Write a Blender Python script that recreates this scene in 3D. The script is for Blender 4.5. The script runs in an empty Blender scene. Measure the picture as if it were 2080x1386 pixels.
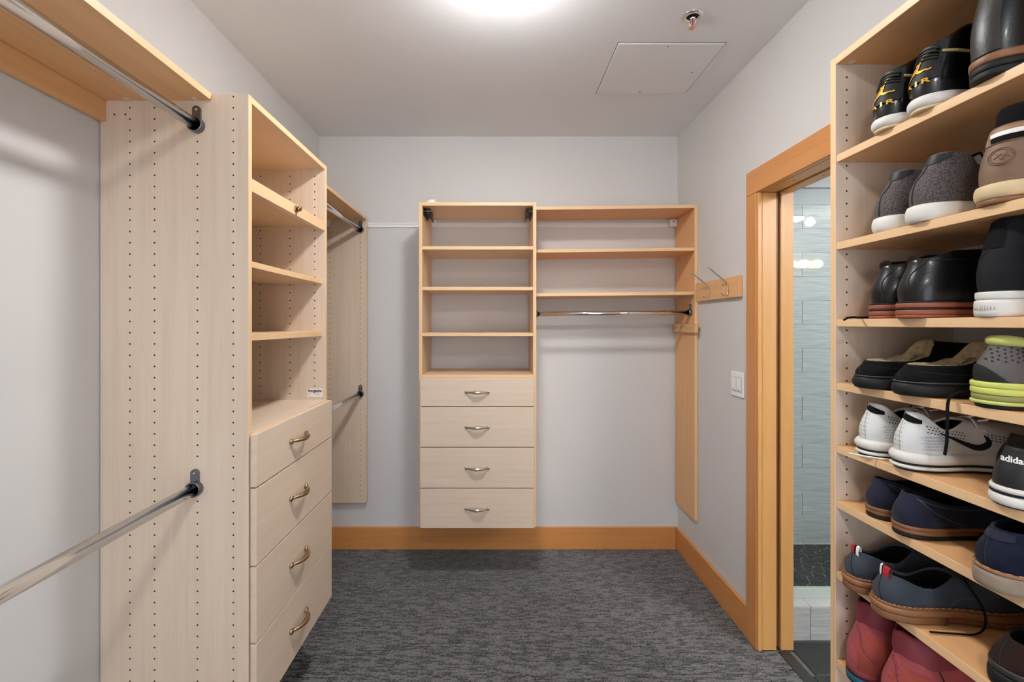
import bpy, bmesh, math, random
import numpy as np
from mathutils import Vector, Matrix, geometry
from mathutils.bvhtree import BVHTree

PI = math.pi
R = math.radians
SC = bpy.context.scene
COL = SC.collection
random.seed(4)

# ------------------------------------------------------------------ camera, world, lights, exposure
cam = bpy.data.cameras.new('camera')
cam.sensor_width = 36.0
cam.lens = 941.0 / 2080.0 * 36.0
cam.shift_x = (1040 - 1008) / 2080.0
cam.shift_y = -(693 - 659) / 2080.0
cam.clip_start = 0.02
camo = bpy.data.objects.new('camera', cam)
camo.location = (0, 0, 1.43)
camo.rotation_euler = (PI / 2, 0, 0)
COL.objects.link(camo)
SC.camera = camo

world = bpy.data.worlds.new('world')
SC.world = world
world.use_nodes = True
world.node_tree.nodes['Background'].inputs['Color'].default_value = (0.80, 0.88, 1.0, 1)
world.node_tree.nodes['Background'].inputs['Strength'].default_value = 2.0

DOME = 88.0          # diffuser of the closet's ceiling lamps
SC.view_settings.view_transform = 'Standard'
SC.view_settings.look = 'None'
SC.view_settings.gamma = 1.0
SC.view_settings.use_curve_mapping = False
SC.view_settings.exposure = 1.22

# ------------------------------------------------------------------ materials
def lin(c):
    c = c / 255.0
    return c / 12.92 if c <= 0.04045 else ((c + 0.055) / 1.055) ** 2.4

def rgb(r, g, b):
    return (lin(r), lin(g), lin(b), 1.0)

def nodes_of(m):
    m.use_nodes = True
    nt = m.node_tree
    return nt, nt.nodes, nt.links, nt.nodes['Principled BSDF']

def coords(nt, scale=(1, 1, 1), rot=(0, 0, 0)):
    tc = nt.nodes.new('ShaderNodeTexCoord')
    mp = nt.nodes.new('ShaderNodeMapping')
    mp.inputs['Scale'].default_value = scale
    mp.inputs['Rotation'].default_value = rot
    nt.links.new(tc.outputs['Object'], mp.inputs['Vector'])
    return mp.outputs['Vector']

def ramp(nt, fac, stops):
    r = nt.nodes.new('ShaderNodeValToRGB')
    el = r.color_ramp.elements
    while len(el) < len(stops):
        el.new(0.5)
    for e, (p, c) in zip(el, stops):
        e.position = p
        e.color = c
    nt.links.new(fac, r.inputs['Fac'])
    return r.outputs['Color']

def mixc(c, k):
    return tuple(min(1, max(0, x * k)) for x in c[:3]) + (1,)

def mat(name, col, rough=0.6, metal=0.0, var=None, bump=None, coat=0.0, sheen=0.0, spec=None):
    m = bpy.data.materials.new(name)
    nt, N, Lk, P = nodes_of(m)
    P.inputs['Base Color'].default_value = col
    P.inputs['Roughness'].default_value = rough
    P.inputs['Metallic'].default_value = metal
    if coat:
        P.inputs['Coat Weight'].default_value = coat
        P.inputs['Coat Roughness'].default_value = 0.12
    if sheen:
        P.inputs['Sheen Weight'].default_value = sheen
    if spec is not None:
        P.inputs['Specular IOR Level'].default_value = spec
    if var:
        n = N.new('ShaderNodeTexNoise')
        n.inputs['Scale'].default_value = var[0]
        n.inputs['Detail'].default_value = 5
        Lk.new(coords(nt), n.inputs['Vector'])
        Lk.new(ramp(nt, n.outputs['Fac'], [(0.25, mixc(col, 1 - var[1])), (0.75, mixc(col, 1 + var[1]))]), P.inputs['Base Color'])
    if bump:
        n = N.new('ShaderNodeTexNoise')
        n.inputs['Scale'].default_value = bump[0]
        n.inputs['Detail'].default_value = 3
        Lk.new(coords(nt), n.inputs['Vector'])
        b = N.new('ShaderNodeBump')
        b.inputs['Strength'].default_value = bump[1]
        b.inputs['Distance'].default_value = bump[2] if len(bump) > 2 else 0.002
        Lk.new(n.outputs['Fac'], b.inputs['Height'])
        Lk.new(b.outputs['Normal'], P.inputs['Normal'])
    return m

def wood(name, base, dark, axis, rough=0.42, contrast=0.36):
    """maple-like grain running along the given axis: fine streaks, faint cathedral figure"""
    m = bpy.data.materials.new(name)
    nt, N, Lk, P = nodes_of(m)
    P.inputs['Roughness'].default_value = rough
    fine = [48, 48, 48]; fine[axis] = 1.6
    wide = [7, 7, 7]; wide[axis] = 0.7
    n1 = N.new('ShaderNodeTexNoise'); n1.inputs['Scale'].default_value = 1; n1.inputs['Detail'].default_value = 6
    n1.inputs['Roughness'].default_value = 0.65
    Lk.new(coords(nt, fine), n1.inputs['Vector'])
    n2 = N.new('ShaderNodeTexNoise'); n2.inputs['Scale'].default_value = 1; n2.inputs['Detail'].default_value = 3
    Lk.new(coords(nt, wide), n2.inputs['Vector'])
    # cathedral lines: thin bands of a distorted broad noise
    mul = N.new('ShaderNodeMath'); mul.operation = 'MULTIPLY'; mul.inputs[1].default_value = 9.0
    Lk.new(n2.outputs['Fac'], mul.inputs[0])
    fr = N.new('ShaderNodeMath'); fr.operation = 'FRACT'
    Lk.new(mul.outputs[0], fr.inputs[0])
    line = ramp(nt, fr.outputs[0], [(0.0, (1, 1, 1, 1)), (0.09, (0, 0, 0, 1)), (0.86, (0, 0, 0, 1)), (1.0, (0.6, 0.6, 0.6, 1))])
    streak = ramp(nt, n1.outputs['Fac'], [(0.30, dark), (0.62, base)])
    mx = N.new('ShaderNodeMixRGB'); mx.inputs['Fac'].default_value = contrast
    mx.inputs['Color1'].default_value = base
    Lk.new(streak, mx.inputs['Color2'])
    mx2 = N.new('ShaderNodeMixRGB')
    k = N.new('ShaderNodeMath'); k.operation = 'MULTIPLY'; k.inputs[1].default_value = contrast * 0.45
    Lk.new(line, k.inputs[0])
    Lk.new(k.outputs[0], mx2.inputs['Fac'])
    Lk.new(mx.outputs['Color'], mx2.inputs['Color1'])
    mx2.inputs['Color2'].default_value = dark
    Lk.new(mx2.outputs['Color'], P.inputs['Base Color'])
    return m

def emit(name, col, strength):
    m = bpy.data.materials.new(name)
    nt, N, Lk, P = nodes_of(m)
    P.inputs['Base Color'].default_value = col
    P.inputs['Emission Color'].default_value = col
    P.inputs['Emission Strength'].default_value = strength
    return m

MAPLE = (226, 206, 184); MAPLE_D = (203, 178, 152)
M = {}
M['maple_x'] = wood('maple_grain_x', rgb(*MAPLE), rgb(*MAPLE_D), 0)
M['maple_y'] = wood('maple_grain_y', rgb(*MAPLE), rgb(*MAPLE_D), 1)
M['maple_z'] = wood('maple_grain_z', rgb(*MAPLE), rgb(*MAPLE_D), 2)
EDGE = (236, 198, 152); EDGE_D = (220, 176, 126)
M['edge_x'] = wood('edge_band_x', rgb(*EDGE), rgb(*EDGE_D), 0, contrast=0.35)
M['edge_y'] = wood('edge_band_y', rgb(*EDGE), rgb(*EDGE_D), 1, contrast=0.35)
M['edge_z'] = wood('edge_band_z', rgb(*EDGE), rgb(*EDGE_D), 2, contrast=0.35)
WARM_LIT = (233, 182, 128); WARM_LIT_D = (214, 156, 100)  # the same maple with warm light put into its colour
MID = (232, 200, 164); MID_D = (214, 178, 138)  # the same maple again, with a milder share of that warm light
M['mid_x'] = wood('mid_maple_x', rgb(*MID), rgb(*MID_D), 0)
M['mid_y'] = wood('mid_maple_y', rgb(*MID), rgb(*MID_D), 1)
M['mid_z'] = wood('mid_maple_z', rgb(*MID), rgb(*MID_D), 2)
M['warm_lit_x'] = wood('warm_lit_maple_x', rgb(*WARM_LIT), rgb(*WARM_LIT_D), 0)
M['warm_lit_z'] = wood('warm_lit_maple_z', rgb(*WARM_LIT), rgb(*WARM_LIT_D), 2)
M['warm_lit_y'] = wood('warm_lit_maple_y', rgb(*WARM_LIT), rgb(*WARM_LIT_D), 1)
TRIM = (214, 148, 86); TRIM_D = (184, 118, 60)
M['trim_x'] = wood('trim_wood_x', rgb(*TRIM), rgb(*TRIM_D), 0, rough=0.35)
M['trim_y'] = wood('trim_wood_y', rgb(*TRIM), rgb(*TRIM_D), 1, rough=0.35)
M['trim_z'] = wood('trim_wood_z', rgb(*TRIM), rgb(*TRIM_D), 2, rough=0.35)
M['jamb_z'] = wood('jamb_wood_z', rgb(227, 173, 106), rgb(204, 148, 80), 2, rough=0.35)
M['jamb_y'] = wood('jamb_wood_y', rgb(232, 178, 108), rgb(208, 150, 80), 1, rough=0.35)
M['jamb_dark'] = wood('jamb_slot_shade', rgb(120, 78, 40), rgb(92, 58, 30), 2)  # jamb wood darkened to paint the shade inside the slot
M['wall'] = mat('wall_paint', rgb(215, 213, 211), 0.55, var=(1.5, 0.015), bump=(180, 0.08, 0.001))
M['ceil'] = mat('ceiling_paint', rgb(232, 234, 237), 0.6, var=(1.5, 0.015), bump=(140, 0.1, 0.001))
M['hole'] = mat('drilled_hole_shade', rgb(70, 50, 32), 0.9)  # flat discs in this colour paint the shade inside drilled holes
M['chrome'] = mat('polished_chrome', (0.80, 0.81, 0.83, 1), 0.10, 1.0)
M['flange'] = mat('dark_chrome_casting', (0.22, 0.23, 0.25, 1), 0.32, 1.0)
M['nickel'] = mat('brushed_nickel', (0.62, 0.57, 0.50, 1), 0.3, 1.0)
M['bronze'] = mat('aged_bronze', (0.42, 0.29, 0.17, 1), 0.3, 1.0)
M['blackmetal'] = mat('black_hardware', rgb(28, 25, 22), 0.4, 0.6)
M['whiteplastic'] = mat('white_plastic', rgb(242, 241, 240), 0.4)
M['cream'] = mat('cream_plastic', rgb(226, 204, 172), 0.5)
M['red'] = mat('red_glass_bulb', rgb(170, 40, 30), 0.2)
def dome_mat():
    m = emit('lit_diffuser', (1.0, 0.985, 0.972, 1), DOME)
    nt = m.node_tree; P = nt.nodes['Principled BSDF']
    g = nt.nodes.new('ShaderNodeNewGeometry'); sx = nt.nodes.new('ShaderNodeSeparateXYZ')
    nt.links.new(g.outputs['Normal'], sx.inputs[0])
    r = nt.nodes.new('ShaderNodeMapRange')
    r.inputs['From Min'].default_value = -0.95; r.inputs['From Max'].default_value = -0.25
    r.inputs['To Min'].default_value = DOME; r.inputs['To Max'].default_value = DOME * 0.045
    nt.links.new(sx.outputs['Z'], r.inputs['Value']); nt.links.new(r.outputs['Result'], P.inputs['Emission Strength'])
    return m
M['dome'] = dome_mat()
M['lampwhite'] = emit('bath_lamp_lit', (1.0, 0.97, 0.95, 1), 80)
M['fillshower'] = emit('shower_fill_lit', (0.97, 0.99, 1.0, 1), 330)
M['lampwarm'] = emit('vanity_bulb_lit', (1.0, 0.78, 0.58, 1), 7)
M['grout'] = mat('grey_grout', rgb(232, 234, 234), 0.85)
M['stonegrout'] = mat('pale_stone_joint', rgb(124, 126, 125), 0.9)
M['darkgrout'] = mat('dark_grout', rgb(105, 105, 104), 0.9)
M['slate'] = mat('black_slate', rgb(38, 39, 41), 0.38, var=(12, 0.25), bump=(40, 0.2))
M['stone'] = mat('black_flat_stone', rgb(40, 41, 41), 0.5, var=(30, 0.3), bump=(60, 0.3))
M['plaster'] = mat('bath_plaster', rgb(196, 200, 203), 0.7, var=(6, 0.04))
M['screwm'] = mat('screw_steel', (0.5, 0.48, 0.45, 1), 0.35, 1.0)

def tile_mat():
    m = bpy.data.materials.new('grey_linear_tile')
    nt, N, Lk, P = nodes_of(m)
    P.inputs['Roughness'].default_value = 0.35
    n1 = N.new('ShaderNodeTexNoise'); n1.inputs['Scale'].default_value = 1; n1.inputs['Detail'].default_value = 5
    tc = N.new('ShaderNodeTexCoord'); mp = N.new('ShaderNodeMapping')
    mp.inputs['Scale'].default_value = (5, 5, 170)
    Lk.new(tc.outputs['Object'], mp.inputs['Vector']); Lk.new(mp.outputs['Vector'], n1.inputs['Vector'])
    Lk.new(ramp(nt, n1.outputs['Fac'], [(0.3, rgb(166, 170, 170)), (0.7, rgb(208, 211, 211))]), P.inputs['Base Color'])
    return m
M['tile'] = tile_mat()

def glass_mat():
    m = bpy.data.materials.new('shower_glass')
    m.use_nodes = True
    nt = m.node_tree; N = nt.nodes; Lk = nt.links
    N.clear()
    out = N.new('ShaderNodeOutputMaterial'); tr = N.new('ShaderNodeBsdfTransparent'); gl = N.new('ShaderNodeBsdfGlossy')
    mx = N.new('ShaderNodeMixShader'); fr = N.new('ShaderNodeFresnel')
    ge = N.new('ShaderNodeNewGeometry'); io = N.new('ShaderNodeMapRange')      # the same reflection on both faces of the pane
    io.inputs['To Min'].default_value = 1.5; io.inputs['To Max'].default_value = 1 / 1.5
    Lk.new(ge.outputs['Backfacing'], io.inputs['Value']); Lk.new(io.outputs['Result'], fr.inputs['IOR'])
    tr.inputs['Color'].default_value = (0.925, 0.955, 0.95, 1)
    gl.inputs['Roughness'].default_value = 0.02
    Lk.new(fr.outputs[0], mx.inputs[0]); Lk.new(tr.outputs[0], mx.inputs[1]); Lk.new(gl.outputs[0], mx.inputs[2])
    Lk.new(mx.outputs[0], out.inputs['Surface'])
    return m
M['glass'] = glass_mat()
M['glassedge'] = mat('pale_green_channel', rgb(196, 210, 202), 0.25)

def carpet_mat():
    m = bpy.data.materials.new('charcoal_loop_carpet')
    nt, N, Lk, P = nodes_of(m)
    P.inputs['Roughness'].default_value = 0.95
    P.inputs['Specular IOR Level'].default_value = 0.1
    at = N.new('ShaderNodeAttribute'); at.attribute_name = 'yarn_gap_shade'
    Lk.new(ramp(nt, at.outputs['Fac'], [(0.0, rgb(36, 36, 37)), (0.5, rgb(113, 112, 112)), (1.0, rgb(168, 166, 165))]), P.inputs['Base Color'])
    n = N.new('ShaderNodeTexNoise'); n.inputs['Scale'].default_value = 420; n.inputs['Detail'].default_value = 2
    Lk.new(coords(nt), n.inputs['Vector'])
    b = N.new('ShaderNodeBump'); b.inputs['Strength'].default_value = 0.6; b.inputs['Distance'].default_value = 0.003
    Lk.new(n.outputs['Fac'], b.inputs['Height']); Lk.new(b.outputs['Normal'], P.inputs['Normal'])
    return m
M['carpet'] = carpet_mat()

# ------------------------------------------------------------------ mesh helpers
def tagit(o, label=None, cat=None, group=None, kind=None):
    if label: o['label'] = label
    if cat: o['category'] = cat
    if group: o['group'] = group
    if kind: o['kind'] = kind
    return o

def thing(name, label, cat, loc=(0, 0, 0), rz=0.0, group=None, kind=None):
    o = bpy.data.objects.new(name, None)
    o.empty_display_size = 0.05
    o.location = loc
    o.rotation_euler = (0, 0, rz)
    COL.objects.link(o)
    return tagit(o, label, cat, group, kind)

def worldloc(o):
    v = Vector((0, 0, 0))
    while o is not None:
        v += o.location
        o = o.parent
    return v

def link(name, bm, mats, parent=None, local=False, smooth=False, origin=None):
    """one mesh object; the bmesh is in world coordinates unless local"""
    bmesh.ops.recalc_face_normals(bm, faces=bm.faces[:])
    me = bpy.data.meshes.new(name)
    if not local:
        base = worldloc(parent) if parent is not None else Vector((0, 0, 0))
        if origin is None:
            c = Vector((0, 0, 0))
            for v in bm.verts: c += v.co
            origin = c / max(1, len(bm.verts))
        origin = Vector(origin)
        for v in bm.verts: v.co -= origin
        oloc = origin - base
    else:
        oloc = Vector((0, 0, 0))
    if smooth:
        for f in bm.faces: f.smooth = True
    bm.to_mesh(me)
    bm.free()
    if not isinstance(mats, (list, tuple)): mats = [mats]
    for m in mats: me.materials.append(m if not isinstance(m, str) else M[m])
    o = bpy.data.objects.new(name, me)
    COL.objects.link(o)
    o.location = oloc
    if parent is not None: o.parent = parent
    return o

def add_box(bm, x0, x1, y0, y1, z0, z1, bev=0.0, mi=0):
    t = bmesh.new()
    vs = [t.verts.new((x, y, z)) for x in (x0, x1) for y in (y0, y1) for z in (z0, z1)]
    for q in ((0, 1, 3, 2), (4, 6, 7, 5), (0, 4, 5, 1), (2, 3, 7, 6), (0, 2, 6, 4), (1, 5, 7, 3)):
        t.faces.new([vs[i] for i in q])
    if bev:
        bmesh.ops.bevel(t, geom=t.edges[:], offset=bev, segments=1, affect='EDGES', profile=0.5)
    merge(bm, t, mi)

def merge(bm, t, mi=0):
    mp = {}
    t.verts.ensure_lookup_table()
    for v in t.verts: mp[v] = bm.verts.new(v.co)
    for f in t.faces:
        try:
            nf = bm.faces.new([mp[v] for v in f.verts])
            nf.material_index = f.material_index if f.material_index else mi
            nf.smooth = f.smooth
        except ValueError:
            pass
    t.free()

def box(x0, x1, y0, y1, z0, z1, bev=0.0008):
    bm = bmesh.new()
    add_box(bm, x0, x1, y0, y1, z0, z1, bev)
    return bm

def edge_faces(bm, axis, sign):
    """faces looking along the axis get the edge-band material (slot 1)"""
    bm.normal_update()
    bmesh.ops.recalc_face_normals(bm, faces=bm.faces[:])
    for f in bm.faces:
        if f.normal[axis] * sign > 0.9: f.material_index = 1
    return bm

def add_tube(bm, pts, rad, n=10, cap=True, flat=None):
    pts = [Vector(p) for p in pts]
    if not isinstance(rad, (list, tuple)): rad = [rad] * len(pts)
    rings = []
    up = Vector((0, 0, 1))
    prev = None
    for i, p in enumerate(pts):
        a = pts[max(0, i - 1)]; b = pts[min(len(pts) - 1, i + 1)]
        d = (b - a).normalized()
        if prev is None:
            ref = up if abs(d.dot(up)) < 0.95 else Vector((1, 0, 0))
            s = d.cross(ref).normalized()
        else:
            s = (prev - d * prev.dot(d)).normalized()
        prev = s
        w = d.cross(s).normalized()
        k = flat if flat else 1.0
        rings.append([bm.verts.new(p + s * math.cos(2 * PI * j / n) * rad[i] + w * math.sin(2 * PI * j / n) * rad[i] * k) for j in range(n)])
    for r0, r1 in zip(rings, rings[1:]):
        for j in range(n):
            f = bm.faces.new((r0[j], r0[(j + 1) % n], r1[(j + 1) % n], r1[j])); f.smooth = True
    if cap:
        bm.faces.new(rings[0]); bm.faces.new(rings[-1])

def add_lathe(bm, prof, center, axis=2, n=24, flip=1):
    """profile of (radius, height) spun about the axis"""
    c = Vector(center)
    rings = []
    for r, h in prof:
        ring = []
        for j in range(n):
            a = 2 * PI * j / n
            v = [0, 0, 0]
            v[(axis + 1) % 3] = r * math.cos(a); v[(axis + 2) % 3] = r * math.sin(a); v[axis] = h * flip
            ring.append(bm.verts.new(c + Vector(v)))
        rings.append(ring)
    for r0, r1 in zip(rings, rings[1:]):
        for j in range(n):
            f = bm.faces.new((r0[j], r0[(j + 1) % n], r1[(j + 1) % n], r1[j])); f.smooth = True
    if prof[0][0] > 1e-6 and prof[-1][0] > 1e-6:          # a ring: close the profile on itself
        for j in range(n):
            bm.faces.new((rings[-1][j], rings[-1][(j + 1) % n], rings[0][(j + 1) % n], rings[0][j]))
    elif prof[0][0] > 1e-6: bm.faces.new(rings[0])
    elif prof[-1][0] > 1e-6: bm.faces.new(rings[-1])
    bmesh.ops.remove_doubles(bm, verts=bm.verts[:], dist=1e-7)

def add_disc(bm, c, axis, sign, r, n=8, off=0.0002):
    c = list(c); c[axis] += sign * off
    vs = []
    for j in range(n):
        a = 2 * PI * j / n
        v = list(c)
        v[(axis + 1) % 3] += r * math.cos(a); v[(axis + 2) % 3] += r * math.sin(a)
        vs.append(bm.verts.new(v))
    bm.faces.new(vs)

def smooth_path(pts, n=6):
    pts = [Vector(p) for p in pts]
    out = []
    for i in range(len(pts) - 1):
        p0 = pts[max(0, i - 1)]; p1 = pts[i]; p2 = pts[i + 1]; p3 = pts[min(len(pts) - 1, i + 2)]
        for k in range(n):
            t = k / n
            out.append(0.5 * ((2 * p1) + (p2 - p0) * t + (2 * p0 - 5 * p1 + 4 * p2 - p3) * t * t + (3 * p1 - p0 - 3 * p2 + p3) * t ** 3))
    out.append(pts[-1])
    return out

# ------------------------------------------------------------------ room shell
XL, XR, YB, YR, ZC = -1.130, 1.157, 2.955, -1.75, 2.628
DY0, DY1, DZ = 1.275, 2.028, 2.009       # doorway in the right wall
WT = 0.145                                # its thickness

def struct(name, bm, m, label, cat='wall', parent=None, origin=None):
    o = link(name, bm, m, parent, origin=origin)
    if parent is None: tagit(o, label, cat, kind='structure')
    return o

struct('wall_left', box(XL - 0.1, XL, YR, YB + 0.1, -0.04, ZC, 0), 'wall', 'warm grey painted wall behind the left tower and rods')
struct('wall_back', box(XL, XR, YB, YB + 0.1, -0.04, ZC, 0), 'wall', 'pale grey painted end wall behind the drawer tower')
bm = bmesh.new()
add_box(bm, XR, XR + WT, YR, DY0 - 0.02, -0.04, ZC)
add_box(bm, XR, XR + WT, DY0 - 0.02, DY1 + 0.02, DZ + 0.02, ZC)
add_box(bm, XR, XR + 0.05, DY1 + 0.02, DY1 + 0.09, -0.04, ZC)
add_box(bm, XR + 0.095, XR + WT, DY1 + 0.02, DY1 + 0.09, -0.04, ZC)
add_box(bm, XR, XR + WT, DY1 + 0.09, YB + 0.1, -0.04, ZC)
struct('wall_right', bm, 'wall', 'grey painted wall with the doorway and coat hooks')
bm = bmesh.new()                           # the wall behind the camera, with a wide opening to the next room
add_box(bm, XL, -0.55, YR - 0.1, YR, 0, ZC)
add_box(bm, 0.55, XR, YR - 0.1, YR, 0, ZC)
add_box(bm, -0.55, 0.55, YR - 0.1, YR, 2.1, ZC)
struct('wall_rear', bm, 'wall', 'grey wall behind the camera with an open doorway')
struct('ceiling', box(XL - 0.1, XR + WT, YR - 0.1, YB + 0.1, ZC, ZC + 0.1, 0), 'ceil', 'flat grey painted ceiling with one dome lamp', 'ceiling')

# carpet: a finely displaced loop pile, rows running left to right
def carpet(fl, x0, x1, y0, y1, nx, ny, rows, seed):
    rng = np.random.default_rng(seed)
    k13, k3, k6 = max(2, round(13 * nx / 860)), max(1, round(3 * nx / 860)), max(2, round(6 * nx / 860))
    xs = np.linspace(x0, x1, nx); ys = np.linspace(y0, y1, ny)
    ri = (np.arange(ny) * rows // ny)
    ph = (np.arange(ny) * rows / ny) % 1.0
    # per row: yarn dashes along x
    noise = rng.random((rows, nx // k13 + 2))
    fine = rng.random((rows, nx // k3 + 2))
    def samp(a, k):
        u = np.arange(nx) / k
        i = u.astype(int); f = u - i
        f = f * f * (3 - 2 * f)
        return a[:, i] * (1 - f) + a[:, i + 1] * f
    rowv = samp(noise, k13) * 0.75 + samp(fine, k3) * 0.25
    gap = np.clip((0.53 - rowv) / 0.12, 0, 1)              # rows part between some loops; the gap's shade is put into the colour
    wig = (rng.random((rows, nx // k6 + 2)) - 0.5) * 0.35
    P2 = (ph[:, None] + samp(wig, k6)[ri]) % 1.0
    groove = np.clip(1 - np.abs(P2 - 0.5) / 0.34, 0, 1) ** 0.6
    speck = rng.random((ny, nx))
    H = 0.0065 * (1 - 0.9 * groove * gap[ri]) - 0.0012 * groove + speck * 0.0028
    yarn_gap_shade = np.clip(0.52 + 0.18 * (rowv[ri] - 0.5) - 0.62 * groove * gap[ri] - 0.08 * groove + (speck - 0.5) * 0.55, 0, 1)  # groove terms paint shade between the loops
    X, Y = np.meshgrid(xs, ys)
    X = X + (rng.random((ny, nx)) - 0.5) * 0.0016
    Y = Y + (rng.random((ny, nx)) - 0.5) * 0.0016
    # ragged carpet edge in the doorway; the carpet is cut at the door's track
    Z = H - 0.008
    V = np.stack([X, Y, Z], -1).reshape(-1, 3)
    idx = np.arange(nx * ny).reshape(ny, nx)
    a = idx[:-1, :-1].ravel(); b = idx[:-1, 1:].ravel(); c = idx[1:, 1:].ravel(); d = idx[1:, :-1].ravel()
    # keep only the room and the doorway
    cx = X[:-1, :-1].ravel(); cy = Y[:-1, :-1].ravel()
    keep = (cx < XR) | ((cy < DY1) & (cy > DY0))
    F = np.stack([a, b, c, d], -1)[keep]
    me = bpy.data.meshes.new('carpet_pile')
    me.vertices.add(len(V)); me.vertices.foreach_set('co', V.ravel())
    me.loops.add(F.size); me.loops.foreach_set('vertex_index', F.ravel().astype(np.int32))
    me.polygons.add(len(F)); me.polygons.foreach_set('loop_start', np.arange(0, F.size, 4, dtype=np.int32))
    me.update(calc_edges=True)
    at = me.attributes.new('yarn_gap_shade', 'FLOAT', 'POINT')
    at.data.foreach_set('value', yarn_gap_shade.ravel().astype(np.float32))
    me.materials.append(M['carpet'])
    o = bpy.data.objects.new('carpet_pile', me)
    COL.objects.link(o)
    o.parent = fl
    o.location = -fl.location
    o['kind'] = 'stuff'
fl = struct('floor', box(XL, 1.2302, YR - 0.1, YB, -0.04, -0.012, 0), 'darkgrout', 'charcoal loop pile carpet with broken dark rows', 'carpet')
carpet(fl, XL + 0.001, 1.229, 1.45, YB - 0.001, 860, 800, 165, 7)
carpet(fl, XL + 0.001, 1.229, YR - 0.09, 1.45, 330, 1120, 352, 8)

# baseboards
struct('baseboard_back', box(XL + 0.001, XR - 0.018, YB - 0.017, YB - 0.0005, 0, 0.141, 0.002), 'trim_x', 'honey wood baseboard along the end wall', 'baseboard')
struct('baseboard_right', box(XR - 0.017, XR - 0.0005, 2.112, YB - 0.0005, 0, 0.141, 0.002), 'trim_y', 'honey wood baseboard on the right wall beside the door casing', 'baseboard')
struct('baseboard_left', box(XL + 0.0005, XL + 0.017, YR, YB - 0.018, 0, 0.141, 0.002), 'trim_y', 'honey wood baseboard along the left wall', 'baseboard')

# pocket-door frame
d = thing('door_1', 'honey wood pocket door frame opening to the tiled bathroom', 'door frame', (XR, 1.65, 0), kind='structure')
link('casing', box(XR - 0.019, XR - 0.0005, DY1 + 0.004, 2.111, 0, DZ - 0.0005, 0.0015), 'trim_z', d)
link('casing', box(XR - 0.019, XR - 0.0005, 1.194, DY0 - 0.004, 0, DZ - 0.0005, 0.0015), 'trim_z', d)
link('head_casing', box(XR - 0.019, XR - 0.0005, 1.194, 2.111, DZ + 0.0005, 2.115, 0.0015), 'trim_y', d)
JX = [(XR - 0.012, XR + 0.004), (XR + 0.007, XR + 0.070), (XR + 0.090, XR + WT)]
for k, (a, b) in enumerate(JX):
    o = 0.004 if k == 0 else 0.0
    link('jamb', box(a, b, DY1 - (0.004 if k == 0 else 0.0), DY1 + 0.0195, 0.002, DZ - 0.001, 0.001), 'jamb_z', d)
    link('jamb', box(a, b, DY0 - 0.0195, DY0, 0.002, DZ - 0.001, 0.001), 'jamb_z', d)
    link('head_jamb', box(a, b, DY0, DY1, DZ, DZ + 0.0195, 0.001), 'jamb_y', d)
bm = bmesh.new()
add_box(bm, XR + 0.0701, XR + 0.0899, DY0, DY1 + 0.02, DZ + 0.018, DZ + 0.0198)
add_box(bm, XR + 0.0701, XR + 0.0899, DY0 - 0.0195, DY0 - 0.012, 0.002, DZ)
link('track_recess', bm, 'jamb_dark', d)
dr = link('pocket_door_edge', box(XR + 0.0715, XR + 0.0885, DY1 + 0.012, DY1 + 0.06, 0.012, DZ + 0.01, 0.001), 'jamb_dark', d)
for sx, sy in ((XR + 0.038, 1.86), (XR + 0.115, 1.80), (XR + 0.038, 1.50)):
    bm = bmesh.new()
    add_lathe(bm, [(0, 0), (0.004, 0), (0.005, 0.002), (0.0, 0.0025)], (sx, sy, DZ - 0.0001), 2, 10, -1)
    link('screw', bm, 'screwm', d)

# ------------------------------------------------------------------ bathroom beyond the doorway
BX = XR + WT
bf = struct('floor_bathroom', box(1.2305, 3.6, -0.45, 2.1005, -0.04, -0.006, 0), 'darkgrout', 'black slate tile floor of the bathroom', 'tile floor')
def ftile(x0, x1, y0, y1):
    link('tile', box(x0, x1, y0, y1, -0.006, -0.001, 0.0012), 'slate', bf)
ftile(1.231, 1.283, 1.28, 2.026)
gx = [1.287, 1.587, 1.892, 2.2, 2.5]
gy = [2.085, 1.885, 1.575, 1.265, 0.955]
for i in range(4):
    for j in range(4):
        x0 = gx[i] + 0.0015 + (0.02 if (i == 0 and j == 3) else 0.0)
        ftile(max(x0, BX + 0.002 if gy[j] > DY1 + 0.02 else x0), gx[i + 1] - 0.0015, gy[j + 1] + 0.0015, gy[j] - 0.0015)

# shower: back wall of plank tiles in running bond, black flat-stone floor, curb, glass
ZT = 2.186
sw = struct('wall_shower', box(BX, 3.6, 2.935, 3.05, -0.04, 2.46, 0), 'grout', 'shower wall of grey streaked plank tiles', 'tiled wall')
rowz = [ZT - 0.1515 * k for k in range(16)]
for k in range(15):
    z1, z0 = rowz[k], max(rowz[k + 1], 0.045)
    if z1 <= 0.06: break
    off = 1.935 if k % 2 == 0 else 1.63
    x = off - 0.61
    while x < 2.7:
        a = max(x, BX + 0.002); b = x + 0.61
        if b > a + 0.02:
            link('tile', box(a + 0.0016, b - 0.0016, 2.9300, 2.9349, z0 + 0.0017, z1 - 0.0017, 0.0008), 'tile', sw)
        x += 0.61
link('plaster_band', box(BX + 0.002, 3.59, 2.929, 2.9349, ZT + 0.002, 2.45, 0), 'plaster', sw)
struct('wall_bathroom_right', box(3.6, 3.7, -0.45, 3.05, -0.04, 2.46, 0), 'plaster', 'pale bathroom wall to the right')
struct('wall_bathroom_near', box(BX, 3.6, -0.55, -0.45, -0.04, 2.46, 0), 'plaster', 'pale bathroom wall carrying the vanity lamps')
struct('ceiling_bathroom', box(BX, 3.7, -0.55, 3.05, 2.46, 2.55, 0), 'plaster', 'pale bathroom ceiling', 'ceiling')

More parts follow.
